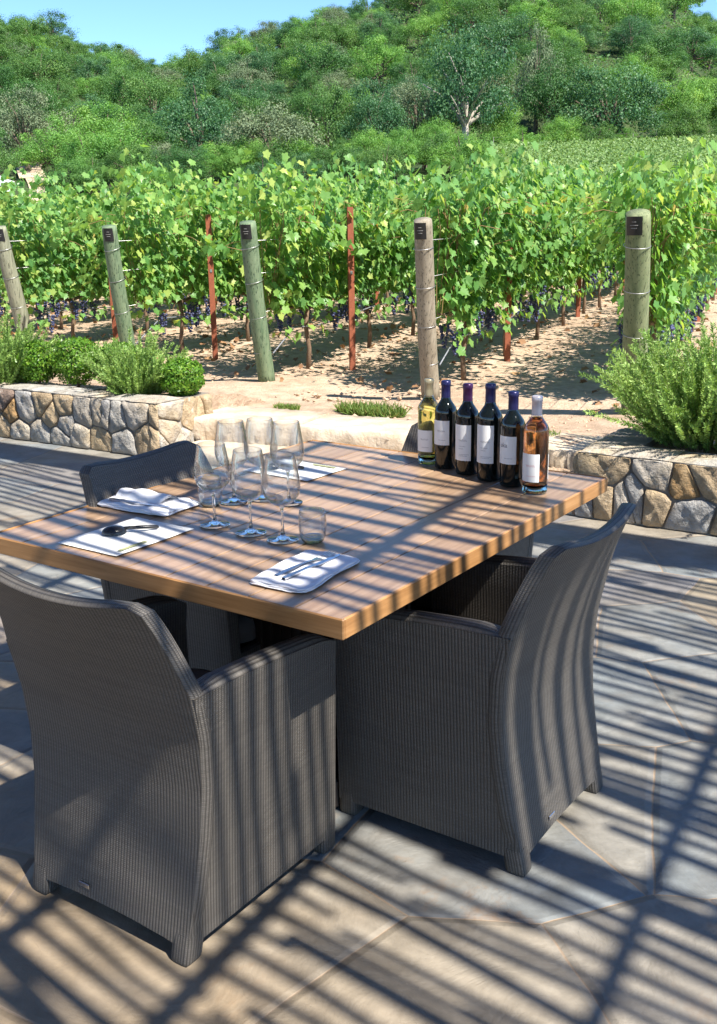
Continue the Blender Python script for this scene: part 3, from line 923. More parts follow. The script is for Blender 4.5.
nA = thing('napkin', 'folded white linen napkin at the near corner under fork and knife', 'napkin', onT(.262,.213,TZ), ANG+R(6), 'folded linen napkins')
mb = MB()
for i in range(3): cloth_pad(mb, .165-.002*i, .275-.003*i, .0012+i*.0031, .0041+i*.0031, 40+i, off=(random.uniform(-.003,.003), random.uniform(-.003,.003)))
mb.build('folded_cloth', M['linen'], nA)
nB = thing('napkin', 'folded white linen napkin with raised flap in front of the dark chair', 'napkin', onT(1.052,.458,TZ), ANG+R(3), 'folded linen napkins')
mb = MB()
for i in range(3): cloth_pad(mb, .285-.003*i, .165-.002*i, .0012+i*.0038, .0048+i*.0038, 50+i, off=(random.uniform(-.003,.003), random.uniform(-.003,.003)))
mb.build('folded_cloth', M['linen'], nB)
G = []
for i in range(15):
    f = i/14; row = []
    for j in range(17):
        s = -1+2*j/16
        zz = .0140 + .026*math.sin(min(1, f*1.08)*math.pi)**.8*(1-.35*s*s) + .003*math.sin(s*7+f*5)
        row.append((-.03+s*(.105-.02*f), .058-f*.085, zz))
    G.append(row)
mb = MB(); mb.grid(G, 0, True); mb.grid([[(p[0], p[1], p[2]-.004) for p in r] for r in G], 0, True, flip=True)
mb.build('folded_flap', M['linen'], nB)

def make_fork():
    mb = MB()
    n = 24; L = .20
    def sec(f):
        w = np.interp(f, [0,.05,.3,.55,.68,.74,.80], [.0065,.0075,.006,.0035,.0045,.010,.0115])
        z = .003 + .007*math.sin(f*math.pi)*.6 + .004*np.interp(f, [0,.6,.8,1], [0,0,-.6,.8])
        return w, z
    top = []; bot = []
    for i in range(n+1):
        f = .80*i/n; w, z = sec(f)
        top.append([(s*w, f*L, z+.0012) for s in (-1,-.4,.4,1)]); bot.append([(s*w, f*L, z-.0006) for s in (-1,-.4,.4,1)])
    mb.grid(top, 0, True); mb.grid(bot, 0, True, flip=True)
    for e in (0, 3): mb.grid([[r[e] for r in top], [r[e] for r in bot]], 0, False, flip=(e == 0))
    for k in range(4):
        x = -.0098+k*.00653
        z0 = sec(.8)[1]
        mb.tube([(x, .79*L, z0), (x, .9*L, z0+.0008), (x*.98, L*1.06, z0+.006)], [.0016,.0015,.0008], 6)
    return mb
def make_knife():
    mb = MB(); L = .225; n = 24; top = []; bot = []
    for i in range(n+1):
        f = i/n
        w = np.interp(f, [0,.04,.4,.5,.55,.8,.95,1], [.005,.007,.0055,.005,.0095,.010,.007,.0008])
        th = np.interp(f, [0,.45,.55,1], [.0022,.002,.0008,.0004])
        xs_ = [-w*np.interp(f, [0,.5,.55,1], [1,1,.6,.6]), 0, w]
        top.append([(x, f*L, .0035+th) for x in xs_]); bot.append([(x, f*L, .0035-th) for x in xs_])
    mb.grid(top, 0, True); mb.grid(bot, 0, True, flip=True)
    for e in (0, 2): mb.grid([[r[e] for r in top], [r[e] for r in bot]], 0, False, flip=(e == 0))
    return mb
fk = make_fork().build('fork', M['steel']); fk.location = onT(.279,.118,TZ+.0118); fk.rotation_euler = (0,0,ANG+R(-4)); tag(fk, 'steel fork lying on the near folded napkin', 'fork', 'cutlery')
kn = make_knife().build('knife', M['steel']); kn.location = onT(.250,.110,TZ+.0118); kn.rotation_euler = (0,0,ANG+R(-1)); tag(kn, 'steel table knife lying beside the fork on the near napkin', 'knife', 'cutlery')
k2 = kn.copy(); COL.objects.link(k2); k2.location = onT(1.16,.405,TZ+.0140); k2.rotation_euler = (0,0,ANG-math.pi/2+R(7)+math.pi*0); tag(k2, 'steel knife tucked under the flap of the far napkin', 'knife', 'cutlery')

# paper mats, black spoons
def mat_(label, loc, rz, w, d):
    o = thing('paper_mat', label, 'paper mat', loc, rz, 'paper tasting mats')
    mb = MB(); G = []
    for i in range(9):
        G.append([(-w/2+w*i/8, -d/2+d*j/8, .0012+.0012*abs(math.sin(i*.9+j*.5))*(.4 if 0 < i < 8 else 1)) for j in range(9)])
    mb.grid(G, 0, True, flip=True); mb.build('sheet', M['paper'], o)
    mb = MB()
    mb.grid([[(w/2-.016, -d/2+.03+.10*j/6, .0052) for j in range(7)], [(w/2-.030, -d/2+.03+.10*j/6, .0052) for j in range(7)]], 0)
    mb.build('printed_mark', M['print_green'], o)
    return o
mat_('white paper tasting mat with olive print at the near left of the table', onT(.865,.195), ANG, .228, .292)
mat_('white paper tasting mat under the back row of wine glasses', onT(.955,1.06), ANG+R(88), .215, .285)
def spoon(label, loc, rz):
    o = thing('black_spoon', label, 'spoon', loc, rz, 'black spoons on the paper mats')
    mb = MB(); prof = []
    G = []
    for i in range(10):
        th = math.pi/2*i/9
        G.append([(.034*math.cos(th)*math.cos(a), .027*math.cos(th)*math.sin(a), .004+.019*math.sin(th)**.9) for a in np.linspace(0, 2*math.pi, 33)])
    mb.grid(G, 0, True); mb.add(G[0][:-1], [list(range(32))[::-1]]); mb.build('bowl', M['black'], o)
    mb = MB(); mb.tube([(.026,0,.013),(.045,.0,.0135),(.08,.002,.011),(.118,.003,.007),(.123,.003,.0065)], [.0045,.0048,.0055,.0056,.003], 10); mb.build('handle', M['black'], o)
    return o
spoon('black rounded spoon face down on the near paper mat', onT(.905,.185,TZ+.003), ANG+R(52))
spoon('black rounded spoon on the far paper mat behind the glasses', onT(1.035,1.025,TZ+.003), ANG+R(18))

# ------------------------------------------------------------------ pergola overhead (out of frame): casts the striped shade
EL, AZ = R(54), R(-46)
SUN = np.array([math.cos(EL)*math.cos(AZ), math.cos(EL)*math.sin(AZ), math.sin(EL)])
RZ = 3.2
sh = SUN[:2]/SUN[2]*RZ
per = thing('pergola', 'timber pergola over the patio roofed with thin poles', 'pergola', (0,0,0))
edge0 = np.array([-2.71,7.80])+sh; ed = np.array([.842,-.540]); en = np.array([.540,.842])
mb = MB()
def beam(mb, p, q, w, hgt, z):
    p, q = np.array(p), np.array(q); c = (p+q)/2; d = q-p
    mb.box((c[0], c[1], z), (np.linalg.norm(d), w, hgt), math.atan2(d[1], d[0]))
E0 = edge0 - ed*2.2; E1 = edge0 + ed*9
for k, off in enumerate((.09,)):
    beam(mb, E0-en*off, E1-en*off, .13, .22, RZ)
mb.build('edge_beam', M['pole_wood'], per)
mb = MB(); beam(mb, E0-en*.27, E1-en*.27, .30, .04, RZ+.13); mb.build('edge_board', M['pole_wood'], per)
rd = np.array([math.cos(R(61.5)), math.sin(R(61.5))]); rn = np.array([.879,-.477])
shn = float(sh@rn)
# rafters
off_list = []
o = -4.2
rr = random.Random(3)
while o < 4.5:
    off_list.append(o + rr.uniform(-.04, .04)); o += rr.choice([.42,.84,.84])
off_list = [x + (-.43+.415*3 - (-.43+.415*3)) for x in off_list]
for o in off_list:
    n0 = o + shn
    # from the front edge back 8 m
    base = rn*n0
    tt = ((edge0-en*.15-base)@en)/(rd@en)
    p1 = base + rd*tt; p0 = p1 - rd*8.5
    mb = MB(); beam(mb, p0, p1, rr.uniform(.028,.045), .03, RZ+.005); mb.build('rafter', M['pole_wood'], per)
# poles
mb = MB()
sd0 = R(-40.5)
pu = np.array([math.cos(sd0), math.sin(sd0)]); pn = np.array([-math.sin(sd0), math.cos(sd0)])
d = -9.0
while d < 3.0:
    x = -7 + rr.uniform(-.6, .2)
    while x < 9:
        rad = rr.uniform(.0155, .0225) + (.008 if rr.random() < .13 else 0)
        ln = rr.uniform(.7, 2.3)
        an = sd0 + R(rr.gauss(0, 1.3))
        c = edge0 + pu*(x+ln/2) + pn*(d + rr.uniform(-.012, .012))
        dv = np.array([math.cos(an), math.sin(an)]); nv_ = np.array([-dv[1], dv[0]])
        zz = RZ+.055+rr.uniform(0, .06)
        f0, f1 = -.5, .5
        e0 = (c + dv*ln*f0 - edge0)@en; e1 = (c + dv*ln*f1 - edge0)@en
        lim = -.34 - rr.uniform(0, .05)
        if min(e0, e1) < lim and rr.random() > .035:
            if e0 > lim: f0 = f0 + (e0-lim)/(e0-e1)
            if e1 > lim: f1 = f1 - (e1-lim)/(e1-e0)
            pts = []
            for f in (0, .25, .5, .75, 1):
                q = c + dv*ln*(f0+(f1-f0)*f) + nv_*rr.gauss(0, .009); pts.append((q[0], q[1], zz+rr.gauss(0, .01)))
            mb.tube(pts, [rad*.9, rad, rad*.97, rad*.9, rad*rr.uniform(.6,.85)], 7)
        x += ln + rr.uniform(-.2, .14)
    d += rr.uniform(.058, .080)
mb.build('roof_poles', M['pole_wood'], per)
# unseen wide board, added above the poles only to shade the far left chair
ch3 = np.array(xy(1.245, .632)[:2]) + SUN[:2]/SUN[2]*(RZ-.80)
mb = MB(); beam(mb, ch3-B[:2]*.36, ch3+B[:2]*.36, .34, .03, RZ+.16); mb.build('added_shade_board', M['pole_wood'], per)
for (s, off) in ((-1.9, .3), (8.6, .3), (-1.9, 8.0), (8.6, 8.0)):
    p = edge0 + ed*s - en*off
    if off > 1 and s < 0: p = edge0 + ed*(-3.5) - en*8.0
    mb = MB(); mb.box((p[0], p[1], RZ/2-.06), (.16,.16,RZ-.12), math.atan2(ed[1], ed[0]), bev=.008); mb.build('column', M['pole_wood'], per)

# ------------------------------------------------------------------ vineyard
ROW = np.array([.36, .933]); ROW = ROW/np.linalg.norm(ROW)
SP = np.array([-1.385, .925])
P5 = np.array([1.98, 7.39])
def leaf_template():
    # five lobed vine leaf, unit length along +y, folded a little
    out = [(0,0),(.22,-.10),(.46,-.02),(.40,.20),(.62,.42),(.36,.50),(.30,.66),(.14,.70),(0,1.0)]
    pts = out + [(-x, y) for x, y in out[-2:0:-1]]
    return np.array([(x, y-.05, .16*abs(x)-.22*max(0, y-.4)**2) for x, y in pts] + [(0, .36, -.03)])
LT = leaf_template(); LN = len(LT)-1
LF = np.array([(LN, i, (i+1) % LN) for i in range(LN)])
def leaves_mesh(name, pos, nrm, up, size, tint, mats):
    n = len(pos)
    nrm = nrm/np.linalg.norm(nrm, axis=1, keepdims=True)
    x = np.cross(up, nrm); x /= np.linalg.norm(x, axis=1, keepdims=True)+1e-9
    y = np.cross(nrm, x)
    V = pos[:,None,:] + size[:,None,None]*(LT[None,:,0:1]*x[:,None,:] + LT[None,:,1:2]*y[:,None,:] + LT[None,:,2:3]*nrm[:,None,:])
    Fc = (np.arange(n)[:,None,None]*(LN+1) + LF[None]).reshape(-1, 3)
    return np_mesh(name, V.reshape(-1, 3), Fc, mats, np.repeat(tint, len(LF)))
def vine_variant(k):
    r = np.random.default_rng(100+k)
    mb = MB(); pos, nr, up, tn = [], [], [], []
    mb.tube([(0,0,-.05),(.012,.01,.2),(-.015,.0,.42),(.0,.02,.60)], [.028,.022,.021,.024], 7, 0)
    mb.tube([(0,.02,.58),(.01,.3,.63),(0,.60,.64),(0,.80,.66)], [.02,.014,.012,.008], 6, 0)
    mb.tube([(0,.0,.58),(.01,-.3,.62),(0,-.62,.64),(0,-.85,.65)], [.02,.014,.012,.008], 6, 0)
    for s in range(56):
        y0 = r.uniform(-.85, .85); p = np.array([r.normal(0,.03), y0, .62+r.uniform(-.02,.05)])
        side = r.choice([-1, 1]); flop = r.random() < .38
        d = np.array([side*r.uniform(.05,.25), r.normal(0,.22), 1.0]); d /= np.linalg.norm(d)
        ln = r.uniform(.85, 1.5); st = .05; m = int(ln/st); pts = [p.copy()]
        for i in range(m):
            if (flop and i > m*.45) or p[2] > 1.80 + .1*math.sin(y0*5+k): d = d + np.array([side*.10, 0, -.16])
            else: d = d + r.normal(0, .06, 3) + np.array([-.06*p[0], 0, .02])
            d /= np.linalg.norm(d); p = p + d*st; pts.append(p.copy())
            if r.random() < .9:
                for q in range(2 if r.random() < .55 else 3):
                    sd = np.sign(p[0] + r.normal(0, .12)) or 1
                    o_ = np.array([sd*r.uniform(.03,.13), r.normal(0,.06), r.normal(-.01,.04)])
                    pos.append(p + o_); nr.append(np.array([sd*1.0, 0, .55]) + r.normal(0, .5, 3))
                    up.append(np.array([sd*.5, r.normal(0,.5), -1.0]))
                    f = (p[2]-.6)/1.4
                    tn.append(np.clip(r.normal(.42+.16*f, .2), 0, .86) if r.random() < .997 else r.uniform(.93,1))
        mb.tube([q_ for q_ in pts if q_[2] < 1.6][::3], .0032, 4, 1, caps=False)
    for s in range(120):   # low leaves around the fruit
        sd = r.choice([-1,1]); pos.append(np.array([sd*r.uniform(.05,.22), r.uniform(-.9,.9), r.uniform(.36,.85)]))
        nr.append(np.array([sd, 0, .5]) + r.normal(0,.5,3)); up.append(np.array([sd*.5, r.normal(0,.5), -1.0])); tn.append(np.clip(r.normal(.5,.2), 0, .86))
    pos = np.array(pos); size = r.uniform(.048, .098, len(pos))
    trunk = mb.build('tmp', [M['vine_bark'], M['cane']]); tm = trunk.data; bpy.data.objects.remove(trunk)
    tm.name = 'vine_trunk'
    return tm, leaves_mesh('vine_foliage', pos, np.array(nr), np.array(up), size, np.array(tn), M['vine_leaf'])
VV = [vine_variant(k) for k in range(7)]
def bunch_mesh(k):
    r = np.random.default_rng(k); mb = MB()
    ico = [(0,0,1),(0,0,-1)] + [(math.cos(a)*.89, math.sin(a)*.89, .45) for a in np.arange(5)*2*math.pi/5] + [(math.cos(a)*.89, math.sin(a)*.89, -.45) for a in (np.arange(5)+.5)*2*math.pi/5]
    fi = []
    for i in range(5):
        j = (i+1) % 5
        fi += [(0,2+i,2+j),(2+i,7+i,2+j),(2+j,7+i,7+j),(1,7+j,7+i)]
    for i in range(46):
        f = r.random()**1.2; rad = .042*(1-f*.8); a = r.uniform(0, 6.28)
        c = (rad*math.cos(a)*r.uniform(.5,1), rad*math.sin(a)*r.uniform(.5,1), -.16*f)
        g = .0105
        mb.add([(c[0]+x*g, c[1]+y*g, c[2]+z*g) for x, y, z in ico], fi, 0, True)
    o = mb.build('tmp', M['grape']); me = o.data; bpy.data.objects.remove(o); me.name = 'grape_bunch'; return me
BM = [bunch_mesh(k) for k in range(3)]
post_top = {0:(-3.52,10.80,1.56), 1:(-2.219,9.859,1.555), 2:(-.875,8.911,1.571), 3:(.493,7.859,1.566), 4:(1.80,6.90,1.589)}
post_mat = {0:'post_lichen', 1:'post_green', 2:'post_green', 3:'post_pale', 4:'post_olive'}
post_lab = {0:'pale leaning wooden end post rising above the left shrubs', 1:'green leaning wooden end post behind the feathery planter bush',
            2:'green leaning wooden end post standing clear on the bare soil', 3:'weathered grey wooden end post behind the wine bottles', 4:'thick olive green upright end post beside the big feathery bush'}
row_name = {0:'pale leaning post', 1:'green post behind the planter bush', 2:'green post on bare soil', 3:'grey post behind the bottles', 4:'upright olive post'}
vi = random.Random(11)
nvine = 0
for k in range(-5, 5):
    b0 = P5 + SP*(4-k)
    if k >= 0:
        base = Vector((b0[0] + (.14 if k == 0 else 0), b0[1], VZ-.05)); top = Vector(post_top[k])
        o = thing('end_post', post_lab[k], 'end post', base, 0, 'wooden end posts of the vine rows')
        d = top-base; ln = d.length; un = d/ln
        rad = [.078,.072,.074,.072,.084][k]
        mb = MB()
        pts = [un*(ln*f) + Vector((math.sin(f*5+k)*.006, math.cos(f*4+k)*.006, 0)) for f in (0,.1,.25,.4,.55,.7,.85,.97,1.0)]
        mb.tube(pts, [rad*1.03,rad*1.02,rad,rad*1.01,rad*.98,rad*.97,rad*.95,rad*.94,rad*.90], 20)
        mb.build('post_shaft', M[post_mat[k]], o)
        for f in (.24,.45,.66,.86):
            mb = MB()
            c = un*(ln*f); rr_ = rad*1.035
            ring = [c + Vector((rr_*math.cos(a), rr_*math.sin(a), .012*math.sin(a+k)-(un.x*math.cos(a)+un.y*math.sin(a))*rr_)) for a in np.linspace(0, 2*math.pi, 21)]
            mb.tube(ring, .0022, 5, caps=False)
            mb.build('wire_wrap', M['wire'], o)
        c = un*(ln*.945); q = math.atan2(-base.y, -base.x) - .25
        mb = MB(); mb.grid([[c + Vector(((rad+.002)*math.cos(q+a), (rad+.002)*math.sin(q+a), zz)) - Vector((un.x, un.y, 0))*(-zz) for a in np.linspace(-.62,.62,9)] for zz in (-.058,.058)], 0, True)
        mb.grid([[c + Vector(((rad+.0005)*math.cos(q+a), (rad+.0005)*math.sin(q+a), zz)) - Vector((un.x, un.y, 0))*(-zz) for a in np.linspace(-.62,.62,9)] for zz in (-.058,.058)], 0, True, flip=True)
        pl = mb.build('row_tag', M['plate'], o)
        mb = MB()
        for zz, hw in ((.025,.16),(.004,.30),(-.014,.22)):
            mb.grid([[c + Vector(((rad+.0032)*math.cos(q+a), (rad+.0032)*math.sin(q+a), zz+dz)) + Vector((un.x, un.y, 0))*zz for a in np.linspace(-hw,hw,7)] for dz in (-.0022,.0022)], 0, True)
        mb.build('tag_lettering', M['pale_print'], pl)
    # vines
    nv = 18 if k >= 1 else 15
    grp = f'grapevines in the row behind the {row_name[k]}' if k >= 0 else 'grapevines in the rows beyond the pale leaning post'
    for i in range(nv):
        s = .98 + i*1.62 + vi.uniform(-.08, .08)
        p = b0 + ROW*s
        if p[0]/p[1] < -.46: continue
        gz_ = float(height(p[0], p[1]))
        rz = math.atan2(ROW[1], ROW[0]) - math.pi/2 + (math.pi if vi.random() < .5 else 0)
        tm, fm = VV[vi.randrange(len(VV))]
        if k >= 0:
            lab = (f'first grapevine in the row behind the {row_name[k]}' if i == 0 else
                   f'second grapevine in the row behind the {row_name[k]}' if i == 1 else
                   f'leafy grapevine further back in the row behind the {row_name[k]}')
        else: lab = 'leafy grapevine in the rows beyond the pale leaning post'
        v = thing('grapevine', lab, 'grapevine', (p[0], p[1], gz_), rz, grp)
        sc_ = vi.uniform(.96, 1.05)*(.96 if k == 4 else .93 if k < 0 else .99 if k == 0 else .98 if k < 3 else 1.0)
        v.scale = (1, 1, sc_)
        link('trunk', tm, v); link('foliage', fm, v); nvine += 1
        if (k >= 0 and i < 7) or (k < 0 and i < 3):
            for j in range(7 if i < 3 else 4):
                bm_ = link('grape_bunch', BM[vi.randrange(3)], v, (vi.choice([-1,1])*vi.uniform(.06,.17), vi.uniform(-.75,.75), vi.uniform(.46,.64)), vi.uniform(0,6))
                bm_.scale = (1.3,)*3
    # stakes
    ns = 0
    for i, s in enumerate((2.15, 7.0, 12.0, 17.0, 22.0)):
        if i == 0 and k in (0,1,2): s = (1.2,.92,1.02)[k]
        p = b0 + ROW*s
        if p[0]/p[1] < -.40: continue
        if i > 1 and k < 0: continue
        lab = (f'{["first","second","third","fourth","fifth"][i]} rusty red steel stake along the row behind the {row_name[k]}' if k >= 0 else
               'rusty red steel stake in the rows beyond the pale leaning post')
        if i == 0 and 0 <= k <= 3: p = p + np.array([.933,-.36])*[.42,.42,.42,.12][k]
        o = thing('vineyard_stake', lab, 'stake', (p[0], p[1], VZ-.05), vi.uniform(0, .3), 'rusty steel stakes in the vine rows')
        hh = {0:1.42,1:1.5,2:1.54,3:1.5,4:1.42}.get(k, 1.45)
        mb = MB(); w = .03
        for (c_, d_) in (((0,0),(.055,.006)),((-.0245,.0195),(.006,.033)),((.0245,.0195),(.006,.033))): mb.box((c_[0], c_[1], hh/2), (d_[0], d_[1], hh))
        mb.build('stake_post', M['stake'], o)
        if k >= 0 and i < 2:
            mb = MB()
            mb.box((0,-.006,.95), (.02,.006,.03))
            mb.build('wire_clip', M['wire'], o)
    if k >= 0:
        o = thing('trellis_wire', f'thin trellis wires strung along the row behind the {row_name[k]}', 'wire', (b0[0], b0[1], VZ), math.atan2(ROW[1], ROW[0]), 'trellis wires')
        for zz in (.62,.95,1.22):
            mb = MB(); tp = (Vector(post_top[k])-Vector((b0[0],b0[1],VZ)))
            f = zz/1.36
            e0 = Vector((tp.x*f, tp.y*f, 0)); cs, sn = ROW
            mb.tube([(e0.x*cs+e0.y*sn, -e0.x*sn+e0.y*cs, zz), (2.15,0,zz), (29,0,zz)], .0022, 5); mb.build('wire_strand', M['wire'], o)
        o = thing('drip_hose', f'grey drip hose hung low behind the {row_name[k]}', 'hose', (b0[0], b0[1], VZ), math.atan2(ROW[1], ROW[0]), 'drip irrigation hoses')
        mb = MB(); pts = [(.0,-.07,.26)] + [(s, -.05, .43+.03*math.sin(s*2.1+k)) for s in np.arange(.5, 28, .5)]
        mb.tube(pts, .007, 7); mb.build('hose_tube', M['hose'], o)

# ------------------------------------------------------------------ soil clods and leaf litter
cl_v, cl_f = [], []
octa = np.array([(1,0,0),(-1,0,0),(0,1,0),(0,-1,0),(0,0,1),(0,0,-1)]); of = np.array([(0,2,4),(2,1,4),(1,3,4),(3,0,4),(2,0,5),(1,2,5),(3,1,5),(0,3,5)])
r = np.random.default_rng(5); n = 0
while n < 5200:
    y = r.uniform(6.5, 22); x = r.uniform(-.38, .42)*y
    t = (x-WP[0])*WN[0]+(y-WP[1])*WN[1]
    if t < .9: continue
    if x < -1.3 and t < 1.4: continue
    s = r.gamma(2.0, .006)+.004
    cl_v.append(octa*s*r.uniform(.6,1.3,3)*np.array([1,1,.7]) + r.normal(0, s*.15, (6,3)) + np.array([x, y, VZ+s*.1])); cl_f.append(of+6*n); n += 1
o = link('soil_clods', np_mesh('soil_clods', np.concatenate(cl_v), np.concatenate(cl_f), M['clod'])); tag(o, 'loose clods and pebbles on the vineyard soil', 'clods', kind='stuff')
pos, nr, up = [], [], []
for i in range(1500):
    k = r.integers(-3, 5); s = r.uniform(.2, 14); p = P5 + SP*(4-k) + ROW*s + np.array([r.normal(-.15, .4), r.normal(.1, .3)])
    pos.append((p[0], p[1], VZ+.03+r.uniform(0,.02))); nr.append(np.array([0,0,1.])+r.normal(0,.45,3)); up.append(r.normal(0,1,3))
o = link('leaf_litter', leaves_mesh('leaf_litter', np.array(pos), np.array(nr), np.array(up), r.uniform(.04,.09,len(pos)), r.random(len(pos)), M['litter'])); tag(o, 'dry fallen vine leaves lying under the rows', 'leaf litter', kind='stuff')

# ------------------------------------------------------------------ shrubs
def quads(pos, nrm, up, w, h_):
    nrm = nrm/np.linalg.norm(nrm, axis=1, keepdims=True); x = np.cross(up, nrm); x /= np.linalg.norm(x, axis=1, keepdims=True)+1e-9; y = np.cross(nrm, x)
    w = w[:,None]; h_ = h_[:,None]
    V = np.stack([pos - x*w*.25, pos + x*w*.5 + y*h_*.45, pos + y*h_, pos - x*w*.5 + y*h_*.55], 1)
    return V.reshape(-1,3), np.arange(len(pos)*4).reshape(-1,4)
def box_shrub(label, loc, rad, seed):
    r = np.random.default_rng(seed); n = 5200
    d = r.normal(0,1,(n,3)); d /= np.linalg.norm(d,axis=1,keepdims=True)
    lump = 1+.07*np.sin(d[:,0]*6+seed)*np.sin(d[:,1]*7)+.06*np.sin(d[:,2]*8+seed)
    rr_ = rad*lump*r.uniform(.72,1.03,n)**.7
    pos = d*rr_[:,None]*np.array([1,1,.95]) + np.array([0,0,rad*.9])
    keep = pos[:,2] > -.06; pos, d = pos[keep], d[keep]
    V, Fc = quads(pos, d+r.normal(0,.6,d.shape), r.normal(0,1,d.shape)+np.array([0,0,.8]), r.uniform(.010,.018,len(pos)), r.uniform(.016,.030,len(pos)))
    t = thing('box_shrub', label, 'shrub', loc, 0, 'clipped round box shrubs in the planter')
    link('foliage', np_mesh('box_foliage', V, Fc, M['box'], np.clip(r.normal(.5,.25,len(pos)),0,1)), t)
    mb = MB(); mb.tube([(0,0,-.16),(0,0,rad*.5)], [.014,.01], 6); 
    for a in range(5): mb.tube([(0,0,rad*.3),(rad*.5*math.cos(a*1.3),rad*.5*math.sin(a*1.3),rad*1.0)], [.007,.003], 5)
    mb.build('stem', M['bark'], t)
def bx(label, px, py, d, rad, seed):
    z = zray(px, py, d); x = (px-358.5)/CF*(d*math.cos(CP)-(z-CH)*math.sin(CP))
    box_shrub(label, (x, d, z-rad*.9), rad, seed)
bx('round clipped box shrub at the left, beside the feathery left bush', 40, 362, 8.2, .165, 1)
bx('largest round clipped box shrub, second from the left bush', 79, 361, 8.05, .185, 2)
bx('round clipped box shrub half behind the feathery planter bush', 122, 362, 8.0, .16, 3)
bx('smallest round clipped box shrub at the right end of the planter', 184.5, 378, 7.5, .152, 4)
def feathery(label, loc, spread, hgt, nspr, seed, lean=(0,0), group=None):
    r = np.random.default_rng(seed); P, Nn, U, T = [], [], [], []
    t = thing('rosemary_bush', label, 'bush', loc, 0, 'feathery rosemary bushes in the planters')
    mb = MB()
    for i in range(nspr):
        a = r.uniform(0, 2*math.pi); ro = math.sqrt(r.random())
        p = np.array([ro*spread*.45*math.cos(a), ro*spread*.45*math.sin(a), 0.])
        out = ro*r.uniform(.5,1.25); d = np.array([math.cos(a)*out+lean[0], math.sin(a)*out+lean[1], 1.0+r.normal(0,.15)]); d /= np.linalg.norm(d)
        ln = hgt*r.uniform(.6,1.12)*(1-.18*ro); m = int(ln/.011); tint0 = r.normal(.5,.14); pts = [p.copy()]
        for j in range(m):
            d = d + np.array([d[0]*.012, d[1]*.012, .004]) + r.normal(0,.035,3); d /= np.linalg.norm(d); p = p + d*.011
            if j % 5 == 0: pts.append(p.copy())
            f = j/m
            if f < .06: continue
            for q in range(5):
                o_ = r.normal(0,1,3); o_ -= d*(o_@d); o_ /= np.linalg.norm(o_)+1e-9
                ax = o_*.8 + d*.75
                P.append(p); U.append(ax); Nn.append(np.cross(ax, r.normal(0,1,3))+1e-6); T.append(np.clip(tint0+.25*(f-.5)+r.normal(0,.12),0,1))
        mb.tube(pts, .0018, 4, caps=False)
    P, Nn, U, T = map(np.array, (P, Nn, U, T))
    # blade: y axis = U
    nrm = Nn/np.linalg.norm(Nn,axis=1,keepdims=True); y = U/np.linalg.norm(U,axis=1,keepdims=True); x = np.cross(y, nrm); x /= np.linalg.norm(x,axis=1,keepdims=True)+1e-9
    L_ = r.uniform(.018,.032,len(P))[:,None]; W_ = r.uniform(.0028,.0045,len(P))[:,None]
    V = np.stack([P, P+x*W_+y*L_*.45, P+y*L_, P-x*W_+y*L_*.45],1).reshape(-1,3)
    link('foliage', np_mesh('rosemary_foliage', V, np.arange(len(P)*4).reshape(-1,4), M['rosemary'], T), t)
    mb.build('stems', M['green_stem'], t)
feathery('tall feathery bush at the left end of the planter', (-2.86,8.30,.34), .45, .62, 190, 21)
feathery('feathery bush sprawling over the planter coping between the box shrubs', (-1.62,7.74,.34), .34, .47, 190, 22, (.05,-.06))
feathery('big feathery bush overflowing the boulder wall beside the olive post', (2.0,5.80,.33), .68, .70, 420, 23, (-.0,-.06))
feathery('big feathery bush at the edge of view along the boulder wall', (2.45,5.55,.33), .7, .78, 300, 24)
def tuft(label, loc, w, hgt, n, seed, sx=1.0):
    r = np.random.default_rng(seed); a = r.uniform(0,6.28,n); ro = np.sqrt(r.random(n))
    P = np.stack([w*sx*ro*np.cos(a), w*.5*ro*np.sin(a), np.zeros(n)],1)
    Rm = np.array([[WE[0],-WE[1]*-1,0],[WE[1],WE[0],0],[0,0,1]])
    P = P@np.array([[WE[0],WE[1],0],[-WE[1],WE[0],0],[0,0,1]])
    y = r.normal(0,.5,(n,3))+np.array([0,0,1.]); y /= np.linalg.norm(y,axis=1,keepdims=True)
    x = np.cross(y, r.normal(0,1,(n,3))); x /= np.linalg.norm(x,axis=1,keepdims=True)
    L_ = hgt*r.uniform(.4,1.1,n)[:,None]; W_ = r.uniform(.003,.006,n)[:,None]
    V = np.stack([P-x*W_, P+x*W_, P+x*W_*.3+y*L_, P-x*W_*.3+y*L_],1).reshape(-1,3)
    o = link('grass', np_mesh('grass', V, np.arange(n*4).reshape(-1,4), M['grass'], np.clip(r.normal(.5,.25,n),0,1)), None, loc); tag(o, label, 'grass', kind='stuff')
tuft('strip of low green weeds behind the long sandstone step', (.10,7.62,VZ), .22, .09, 1500, 31, 1.3)
tuft('small green weed patch behind the upper left step', (-.53,7.85,VZ), .11, .05, 500, 32)
tuft('thin green weeds on the soil right of the rosé bottle', (1.2,6.72,VZ), .14, .04, 350, 33)

